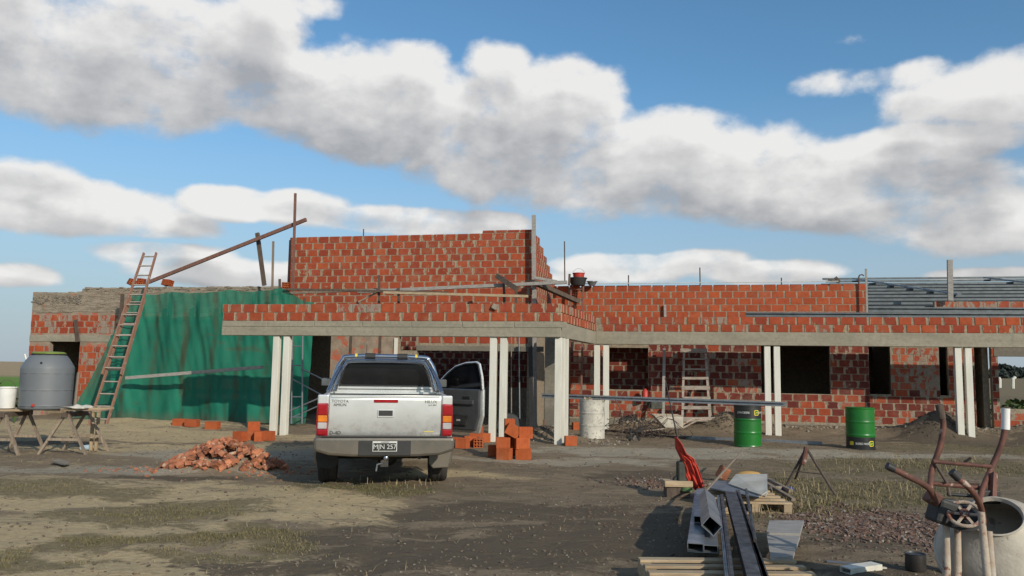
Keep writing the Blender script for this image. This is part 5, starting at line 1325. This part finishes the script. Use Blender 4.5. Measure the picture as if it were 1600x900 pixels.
sheet('white_sheet', [(1138, 757), (1190, 775), (1199, 769), (1199, 742), (1150, 742)], [.22, .22, .24, .30, .28], .012, 'sheet_white', 'upper dirty white sheet on the far pallet')
sheet('white_sheet', [(1146, 763), (1196, 777), (1200, 770), (1196, 748), (1160, 750)], .20, .012, 'sheet_white', 'lower dirty white sheet slipping under the upper one')
p = onground(1178, 752); single('sack', MB().lathe([(.0, 0), (.22, .0), (.24, .06), (.18, .13), (.06, .16), (0, .16)], 16, Matrix.Translation(p+Vector((0, .25, .02))) @ Matrix.Diagonal((.85, .5, .6, 1))), M['yellow_sack'], 'ochre sack lying behind the white sheets', 'sack', smooth=True)
p = onground(1130, 752); single('broken_block', MB().box(p+Vector((0, 0, .12)), (.15, .12, .18), Euler((.3, .4, .5)).to_matrix()), M['broken'], 'brown broken block behind the grey blue sheet', 'block', bev=.02)
single('long_handle', MB().tube([pz(1104, 766, .30), onground(1160, 740, .35)], .014, 6), M['wood'], 'thin handle lying across the sheets on the far pallet', 'handle')
# two boards at the right of the near pallet
sheet('board', [(1202, 818), (1256, 818), (1250, 839), (1198, 837)], .16, .03, 'wood_grey', 'upper weathered grey board right of the steel profiles')
sheet('board', [(1198, 840), (1250, 842), (1239, 875), (1204, 876)], .14, .03, 'wood_grey', 'lower weathered grey board right of the steel profiles')
# pale block of wood under the machine
p = onground(1061, 778); 
o = single('timber_block', MB().box(p+Vector((0, .12, .17)), (.36, .24, .075)), M['wood_pale'], 'pale timber block under the small dark machine', 'timber', bev=.008)
single('timber_block', MB().box(p+Vector((0, .14, .06)), (.30, .22, .12)), M['wood_dark'], 'dark timber hidden below the pale block', 'timber')
pm_ = p+Vector((.03, .12, .21))
t = thing('cutting_machine', 'small dark green machine on the timber block half covered by the red cloth', 'machine', pm_)
def ml(x, y, Y=0): return at(x, y, pm_.y+Y)-pm_
MB().box(ml(1064, 738), (.10, .16, .28)).build('housing', M['green_metal'], t, bev=.02)
MB().box(ml(1073, 722), (.16, .14, .06)).build('arm', M['green_metal'], t, bev=.012)
MB().box(ml(1077, 733), (.035, .05, .16)).build('bracket', M['black'], t, bev=.008)
MB().lathe([(0, -.04), (.07, -.04), (.08, 0), (.07, .04), (0, .04)], 18, Matrix.Translation(ml(1060, 752)) @ Matrix.Rotation(R(90), 4, 'X')).build('motor', M['green_metal'], t, smooth=True)
MB().box(ml(1066, 757), (.16, .2, .05)).build('base', M['black'], t, bev=.01)
MB().lathe([(0, 0), (.085, 0), (.07, .03), (.03, .05), (0, .052)], 14, Matrix.Translation(ml(1071, 765)+Vector((0, -.08, 0)))).build('rag', M['moss'], t, smooth=True)
single('black_rod', MB().tube([at(1039, 590, pm_.y+.05), at(1049, 640, pm_.y+.03), at(1060, 690, pm_.y), at(1068, 722, pm_.y)], [.006, .009, .012, .012], 8), M['black'], 'thin black rod sticking up out of the red cloth', 'rod', smooth=True)
# red cloth
def cloth():
    L_ = [(1054, 683), (1055, 700), (1063, 717), (1068, 729), (1072, 745), (1078, 757), (1086, 766)]
    R_ = [(1058, 683), (1066, 694), (1073, 709), (1084, 716), (1091, 730), (1097, 748), (1101, 761)]
    n = 18; mrows = 36; vs = []
    for j in range(mrows+1):
        f = j/mrows*(len(L_)-1); k = min(int(f), len(L_)-2); s = f-k
        lx, ly = [L_[k][i]*(1-s)+L_[k+1][i]*s for i in (0, 1)]; rx, ry = [R_[k][i]*(1-s)+R_[k+1][i]*s for i in (0, 1)]
        for i in range(n+1):
            q = i/n; x = lx+(rx-lx)*q; y = ly+(ry-ly)*q
            d = (.014*math.sin(q*17+j*.10)+.010*math.sin(q*31-j*.07)+.05*mnoise.noise(Vector((q*3.5, j*.09, 0)))+.02*mnoise.noise(Vector((q*9, j*.3, 4))))*(.3+j/mrows)-.10*q
            vs.append(at(x, y, pm_.y-.05+d))
    fs = [(j*(n+1)+i, j*(n+1)+i+1, (j+1)*(n+1)+i+1, (j+1)*(n+1)+i) for j in range(mrows) for i in range(n)]
    o = single('red_cloth', MB().add(vs, fs), M['red_cloth'], 'bright red cloth draped from the rod over the small machine', 'cloth', smooth=True)
    s = o.modifiers.new('thick', 'SOLIDIFY'); s.thickness = .006
cloth()

# tripod stand
p = onground(1258, 770); t = thing('tripod_stand', 'low rusty three legged stand on the weedy ground', 'stand', p)
def tl(x, y, Y=0): return at(x, y, p.y+Y)-p
ap = tl(1260, 700)
for (x, y, Y) in ((1225, 765, .05), (1307, 776, -.15), (1243, 748, .5)):
    g = onground(x, y)-p; MB().tube([ap, g], .018, 8).build('leg', M['rebar'], t)
MB().tube([ap+Vector((0, 0, .01)), ap+Vector((-.06, -.03, -.22))], .035, 8).build('socket', M['rust'], t)
MB().tube([ap+(onground(1225, 765)-p-ap)*.55, ap+(onground(1307, 776)-p-ap)*.55], .006, 6).build('tie', M['rebar'], t)
# planks right of the sheets
for k, (x0, y0, x1, y1, lab) in enumerate([(1198, 765, 1240, 786, 'lower grey stake lying right of the white sheets'), (1200, 758, 1236, 772, 'upper grey stake lying right of the white sheets'), (1205, 772, 1228, 766, 'short stake crossing the two grey stakes')]):
    a = onground(x0, y0, .08); b = onground(x1, y1, .04); single('stake', MB().bar(a, b, .05, .04), M['wood'], lab, 'stake')
p = onground(1231, 769, .03); single('blue_rag', MB().lathe([(.09, 0), (.08, .03), (0, .05)], 10, Matrix.Translation(p)), pm('blue_cloth', (.03, .06, .22), (.02, .04, .14), 6, .9), 'small blue rag beside the stakes under the tripod', 'rag', smooth=True)

# ------------------------------------------------------------------ concrete mixer and upturned barrow frame at the right
MY = 5.35
mc = at(1583, 838, MY)
t = thing('concrete_mixer', 'old cement-caked concrete mixer with its drum mouth tipped up at the right edge', 'concrete mixer', (mc.x, mc.y, hz(mc.x, mc.y)))
gz = t.location.z
def xl(x, y, Y=MY): return at(x, y, Y)-t.location
axis = Vector((-.36, -.52, .78)).normalized(); q = axis.to_track_quat('Z', 'Y').to_matrix().to_4x4()
c0 = xl(1562, 862, MY+.12)
MT = Matrix.Translation(c0) @ q
MB().lathe([(0, -.50), (.22, -.50), (.27, -.47), (.33, -.22), (.375, -.06), (.38, .02), (.37, .07), (.345, .13), (.30, .20), (.20, .28), (.158, .325), (.168, .34), (.156, .343), (.145, .32), (.27, .20), (.34, .06), (.34, -.06), (.2, -.40), (0, -.42)], 44, MT).build('drum', M['cement_drum'], t, smooth=True)
MB().lathe([(.38, -.045), (.392, -.03), (.392, .02), (.38, .035)], 44, MT).build('ring_gear', M['cement_drum'], t, smooth=True)
for k in range(3):
    m4 = MT @ Matrix.Rotation(k*2.09+.4, 4, 'Z'); vs_ = [m4 @ Vector(v) for v in ((.20, 0, -.1), (.35, 0, -.05), (.29, .06, .18), (.16, .03, .12))]
    MB().add(vs_+[v+Vector((.01, .01, 0)) for v in vs_], [(0, 1, 2, 3), (7, 6, 5, 4), (0, 4, 5, 1), (1, 5, 6, 2), (2, 6, 7, 3), (3, 7, 4, 0)]).build('paddle', M['rust'], t)
MB().tube([c0+Vector((.40, 0, -.05)), c0+Vector((.46, 0, -.05))], .03, 10).build('yoke', M['cement_tube'], t)
# tilt wheel
wc = xl(1507, 803, MY-.12); wn_ = Vector((-.30, -.62, .72)).normalized(); qw = Matrix.Translation(wc) @ wn_.to_track_quat('Z', 'Y').to_matrix().to_4x4()
ring = [qw @ Vector((.094*math.cos(a), .094*math.sin(a), 0)) for a in [2*math.pi*k/32 for k in range(33)]]
wh = MB().tube(ring, .012, 8).build('hand_wheel', M['cement_tube'], t, smooth=True)
for k in range(6):
    a = k*math.pi/3; MB().bar(qw @ Vector((.02*math.cos(a), .02*math.sin(a), 0)), qw @ Vector((.090*math.cos(a), .090*math.sin(a), 0)), .016, .010, wn_).build('spoke', M['cement_tube'], wh)
MB().lathe([(0, -.02), (.028, -.02), (.028, .02), (0, .02)], 14, qw).build('hub', M['rust'], wh)
MB().lathe([(.10, -.05), (.105, -.04), (.07, -.03)], 30, qw).build('guard', M['black'], t, smooth=True)
for a_, b_ in (((1478, 812), (1466, 940)), ((1496, 816), (1482, 940)), ((1545, 830), (1538, 940)), ((1533, 800), (1532, 940))):
    yl = MY-.02 if a_[0] < 1500 else MY-.36; top = xl(*a_, yl); low = Vector((xl(a_[0]+(b_[0]-a_[0])*1.2, b_[1], yl).x, top.y-.05, 0)); mid = top.lerp(low, .45)+Vector((.018, 0, 0)); MB().tube([top, mid, low], [.020, .024, .022], 10).build('leg', M['cement_tube'], t, smooth=True)
mb = MB(); mb.box(xl(1474, 800, MY), (.15, .16, .16), Matrix.Rotation(.3, 3, 'Y')); mb.build('motor_box', M['black'], t, bev=.02)
# barrow frame lying upturned on the mixer
t = thing('upturned_barrow', 'rusty tube frame of an upturned barrow lying on the concrete mixer', 'barrow frame', at(1500, 790, MY-.1))
def fl(x, y, Y): return at(x, y, Y)-t.location
def tube(pts, r, name, mat, n=10): return MB().tube(smooth_(pts), r, n).build(name, M[mat], t, smooth=True)
def smooth_(p, k=5):
    p = [Vector(q) for q in p]; out = []
    for i in range(len(p)-1):
        a, b, c, d_ = p[max(i-1, 0)], p[i], p[i+1], p[min(i+2, len(p)-1)]
        for j in range(k):
            s = j/k; out.append(.5*((2*b)+(-a+c)*s+(2*a-5*b+4*c-d_)*s*s+(-a+3*b-3*c+d_)*s**3))
    return out+[p[-1]]
Y1 = MY-.35; Y2 = MY+.25
tube([fl(1392, 731, Y1), fl(1420, 745, Y1), fl(1450, 762, Y1+.1), fl(1462, 785, Y1+.25)], .019, 'handle', 'rust')
tube([fl(1386, 727.5, Y1), fl(1397, 733, Y1)], .024, 'grip', 'black')
tube([fl(1493, 745, Y1), fl(1512, 760, Y1), fl(1530, 785, Y1+.1), fl(1537, 815, Y1+.2)], .019, 'handle', 'rust')
tube([fl(1487, 737, Y1), fl(1498, 748, Y1)], .025, 'grip', 'black')
tube([fl(1469, 640, Y2), fl(1474, 665, Y2), fl(1468, 700, Y2), fl(1456, 735, Y2), fl(1453, 770, Y2-.1)], .020, 'handle', 'rust')
tube([fl(1467, 632, Y2), fl(1472, 654, Y2)], .026, 'grip', 'wood_dark')
tube([fl(1571, 660, Y2), fl(1566, 690, Y2), fl(1550, 730, Y2), fl(1535, 765, Y2-.1), fl(1530, 790, Y2-.2)], .020, 'handle', 'rust')
tube([fl(1571.5, 638, Y2), fl(1571, 671, Y2)], .028, 'grip', 'white_plastic')
for a_, b_, r_, mt in (((1458, 721), (1548, 729), .014, 'rust'), ((1452, 755), (1530, 762), .016, 'rust'), ((1470, 781), (1537, 790), .014, 'black'), ((1462, 725), (1480, 755), .011, 'rebar'), ((1480, 755), (1484, 775), .011, 'rebar'), ((1480, 772), (1530, 776), .012, 'black'), ((1507, 722), (1518, 715), .009, 'rebar'), ((1475, 752), (1530, 755), .011, 'rebar')):
    MB().tube([fl(*a_, Y2-.02), fl(*b_, Y2-.06)], r_, 8).build('crossbar', M[mt], t)
MB().bar(fl(1552, 740, Y2-.05), fl(1550, 782, Y2-.15), .03, .05, (0, 1, 0)).build('bracket', M['rust'], t)
MB().box(fl(1546, 776, Y2-.1), (.12, .06, .09)).build('gusset', M['black'], t, bev=.008)
MB().box(fl(1457, 778, Y2-.3), (.07, .1, .08), Matrix.Rotation(.6, 3, 'Y')).build('gusset', M['rust'], t, bev=.01)
# small things on the ground near the mixer
p = onground(1431, 890); single('paint_tin', MB().lathe([(0, 0), (.078, 0), (.08, .005), (.08, .125), (.084, .13), (.076, .131), (.07, .12), (0, .118)], 22, Matrix.Translation(p)), M['steel_dark'], 'grey paint tin standing on the soil left of the mixer legs', 'tin', smooth=True)
p = onground(1494, 897); single('battery_box', MB().box(p+Vector((0, 0, .05)), (.15, .12, .10), Matrix.Rotation(.2, 3, 'Z')), M['black'], 'black box at the foot of the mixer', 'box', bev=.01)
single('grey_lid', MB().box(p+Vector((0, 0, .115)), (.17, .14, .02), Matrix.Rotation(.2, 3, 'Z')), M['steel_gal'], 'pale grey lid on the black box at the foot of the mixer', 'lid', bev=.004)
a = onground(1313, 893, .02); b = onground(1362, 886, .02); channel('metal_profile', a, b, .11, .05, 'pale bent metal profile on the soil at the bottom edge', 'metal profile', mat='white_post')
a = onground(1330, 893, .03); b = onground(1384, 889, .01); single('metal_strip', MB().bar(a, b, .03, .012), M['sheet_white'], 'thin white strip beside the pale bent profile', 'strip')
a = onground(1292, 879, .01); b = onground(1345, 884, .01); single('metal_strip', MB().bar(a, b, .05, .01), M['steel_gal'], 'blue grey strip behind the pale bent profile', 'strip')
sheet('cement_slab', [(80, 722), (100, 727), (110, 724), (92, 719)], .03, .02, 'stone', 'small flat grey slab on the soil right of the left trestle', 'slab')

# ------------------------------------------------------------------ ground litter: stones, shards, grass, straw
rnd = random.Random(42)
def scatter(name, n, area, size, mat, label, pieces_flat=.5, dens=None):
    mb = MB()
    for i in range(n):
        x, y = area(rnd)
        s = rnd.uniform(*size); z = hz(x, y)
        rot = Euler((rnd.uniform(-.4, .4), rnd.uniform(-.4, .4), rnd.uniform(0, 6.28))).to_matrix()
        vs = [rot @ Vector((sx*s*rnd.uniform(.5, 1), sy*s*rnd.uniform(.35, .8), sz*s*pieces_flat*rnd.uniform(.5, 1))) + Vector((x, y, z+s*pieces_flat*.3)) for sz in (-1, 1) for sy in (-1, 1) for sx in (-1, 1)]
        mb.add(vs, [(0, 2, 3, 1), (4, 5, 7, 6), (0, 1, 5, 4), (2, 6, 7, 3), (0, 4, 6, 2), (1, 3, 7, 5)])
    o = mb.build(name, mat, None, fix=False); tag(o, label, kind='stuff'); return o
def g_area(px, py, rx, ry):
    c = gnd(px, py)
    return lambda r: (c.x+r.gauss(0, rx), c.y+r.gauss(0, ry))
def wide(r):
    y = 4.8+17*r.random()**1.6; return (r.uniform(-.72, .72)*y, y)
scatter('gravel', 3600, wide, (.003, .012), M['stone'], 'small pale stones and mortar crumbs scattered over the soil')
scatter('clods', 5200, wide, (.005, .022), pm('dark_clod', (.17, .13, .09), (.09, .07, .05), 8, .95, bmp=.5), 'dark soil clods scattered over the site')
shard = pm('brick_shard', (.16, .088, .062), (.10, .07, .052), 7, .95, bmp=.5, spot=(.30, .26, .22), spot_lo=.55, spot_hi=.62, spot_scale=14)
scatter('brick_shards', 3400, g_area(1365, 820, .45, .48), (.006, .030), shard, 'layer of small brick shards on the soil left of the mixer')
scatter('brick_shards', 260, g_area(970, 800, .6, .7), (.005, .016), shard, 'thin scatter of shards left of the pallets')
scatter('brick_shards', 400, g_area(1040, 755, .4, .25), (.01, .03), shard, 'shards and soil beside the small machine')
scatter('brick_shards', 260, lambda r: (PILE.x+r.gauss(0, .75), PILE.y+.1+r.gauss(0, .35)), (.012, .035), M['broken'], 'brick crumbs around the heap of broken bricks')
scatter('rubble', 260, lambda r: tuple(W(r.uniform(.5, 11), 5.9-abs(r.gauss(0, .25)), 0))[:2], (.02, .06), M['stone'], 'lumps of mortar along the foot of the long wall')
scatter('rubble', 160, lambda r: tuple(W(r.uniform(-1.6, 1.4), r.uniform(.3, 2.6), 0))[:2], (.015, .05), M['stone'], 'mortar lumps under the porch corner')
for mu, mv, mh, ru, rv in MOUNDS[:3]:
    scatter('clods', 260, lambda r, mu=mu, mv=mv, ru=ru, rv=rv: tuple(W(mu+r.gauss(0, ru*.45), mv+r.gauss(0, rv*.45)))[:2], (.012, .04), M['bark'], 'crumbly soil on the dirt mound by the wall')
def blades(name, n, area, h, mat, label, w=.004, lean=.8):
    mb = MB()
    for i in range(n):
        x, y = area(rnd); z = hz(x, y)-.003; l = rnd.uniform(*h); a = rnd.uniform(0, 6.28); d = Vector((math.cos(a), math.sin(a), 0)); s = Vector((-d.y, d.x, 0))*w*(.8+y*.05)
        p = Vector((x, y, z)); m1 = p+d*l*lean*.35+Vector((0, 0, l*.65)); t_ = p+d*l*lean+Vector((0, 0, l*rnd.uniform(.5, 1)))
        mb.add([p-s, p+s, m1+s*.7, m1-s*.7, t_], [(0, 1, 2, 3), (3, 2, 4)])
    o = mb.build(name, mat, None, fix=False); tag(o, label, kind='stuff'); return o
def grass_area(lst):
    def f(r):
        for _ in range(40):
            cx, cy, rx, ry, a = r.choice(lst)
            u, v = r.gauss(0, .9)*rx, r.gauss(0, .9)*ry; ca, sa = math.cos(a), math.sin(a); x, y = cx+u*ca-v*sa, cy+u*sa+v*ca
            if y > 4.6 and emask(lst, x, y)+.5*mnoise.noise(Vector((x*3, y*3, 0))) > .62+.3*r.random(): break
        return x, y
    return f
LEFTG = GRASSY[:7]+GRASSY[10:]; RIGHTG = GRASSY[7:10]
blades('grass', 11000, grass_area(LEFTG), (.012, .04), M['grass'], 'short olive grass in patches on the sandy soil', .0026)
blades('grass', 13000, grass_area(RIGHTG), (.012, .05), M['grass'], 'rough grass and weeds on the right side of the site', .003)
blades('straw', 420, grass_area(RIGHTG), (.05, .20), M['straw'], 'dry straw stalks among the weeds at the right', .003, .7)
blades('straw', 40, g_area(600, 757, .5, .22), (.03, .15), M['straw'], 'dry stalks behind the pickup', .003, .5)
blades('straw', 1100, wide, (.02, .07), M['straw'], 'bits of straw trodden into the soil', .0022, 2.0)
blades('grass', 500, g_area(590, 765, .9, .3), (.01, .035), M['leaf'], 'green tufts behind the rear bumper', .003)

# ------------------------------------------------------------------ far away
def far_tree(x, base_y, Y, w, h, label):
    p = at(x, base_y, Y); p.z = -.2; t = thing('distant_tree', label, 'tree', p); r2 = random.Random(int(x*7+Y)); mb = MB()
    for i in range(700):
        a = r2.uniform(0, 6.28); rr = r2.random()**.5; zz = r2.uniform(.15, 1); wv = w*(math.sin(min(1, zz*1.02)*math.pi*.86+.25)+.1)*.55
        c = Vector((math.cos(a)*rr*wv, math.sin(a)*rr*wv*.7, zz*h)); s = w*.09*r2.uniform(.5, 1.3)
        n1 = Vector((r2.uniform(-1, 1), r2.uniform(-1, 1), r2.uniform(-1, 1))).normalized()*s; n2 = n1.cross(Vector((r2.uniform(-1, 1), r2.uniform(-1, 1), r2.uniform(-1, 1)))).normalized()*s
        mb.add([c-n1, c+n2, c+n1, c-n2], [(0, 1, 2, 3)])
    mb.build('crown', M['far_tree'], t, fix=False); MB().tube([(0, 0, 0), (0, 0, h*.5)], [w*.04, w*.02], 6).build('trunk', M['bark'], t)
for i, (x, w, h, lab) in enumerate([(1556, 9, 10, 'leftmost distant tree'), (1570, 13, 16, 'tallest distant tree'), (1584, 12, 11, 'distant tree in the middle'), (1600, 14, 12, 'distant tree at the frame edge'), (1618, 14, 13, 'distant tree right of the frame edge')]):
    far_tree(x, 597, 520+i*12, w*1.3, h*.55, lab+' seen through the far right window')
mb = MB()
for x in range(-900, -340, 8): mb.box((x, 1500, 2), (9, 6, random.uniform(4, 9)))
o = mb.build('far_treeline', M['far_tree'], None); tag(o, 'low hazy line of trees on the horizon at the left', kind='stuff')
for x, y0, y1, lab in ((1562, 606, 590, 'leftmost of two white fence posts beyond the window'), (1582.5, 607, 589, 'right one of two white fence posts beyond the window')):
    a = at(x, y0, 34); b = at(x, y1, 34); single('fence_post', MB().tube([a, a.lerp(b, .8), b+Vector((.1 if x > 1570 else -.05, 0, 0))], .07, 8), M['white_post'], lab, 'fence post')
a = at(44, 566, 300); single('pylon', MB().tube([a+Vector((0, 0, -1)), a+Vector((-1.5, 0, 3.0))], .35, 6), M['white_post'], 'small white leaning post far off on the horizon left of the tank', 'post')
mb = MB()
for i in range(1300):
    x = random.uniform(14, 34); c = Vector((x, 30+random.uniform(-1, 1), random.uniform(0, .7))); s = .12
    n1 = Vector((random.uniform(-1, 1), random.uniform(-1, 1), random.uniform(-1, 1))).normalized()*s; n2 = n1.cross(Vector((0, .3, 1))).normalized()*s
    mb.add([c-n1, c+n2, c+n1, c-n2], [(0, 1, 2, 3)])
o = mb.build('undergrowth', M['leaf'], None, fix=False); tag(o, 'band of green undergrowth beyond the far right window', kind='stuff')
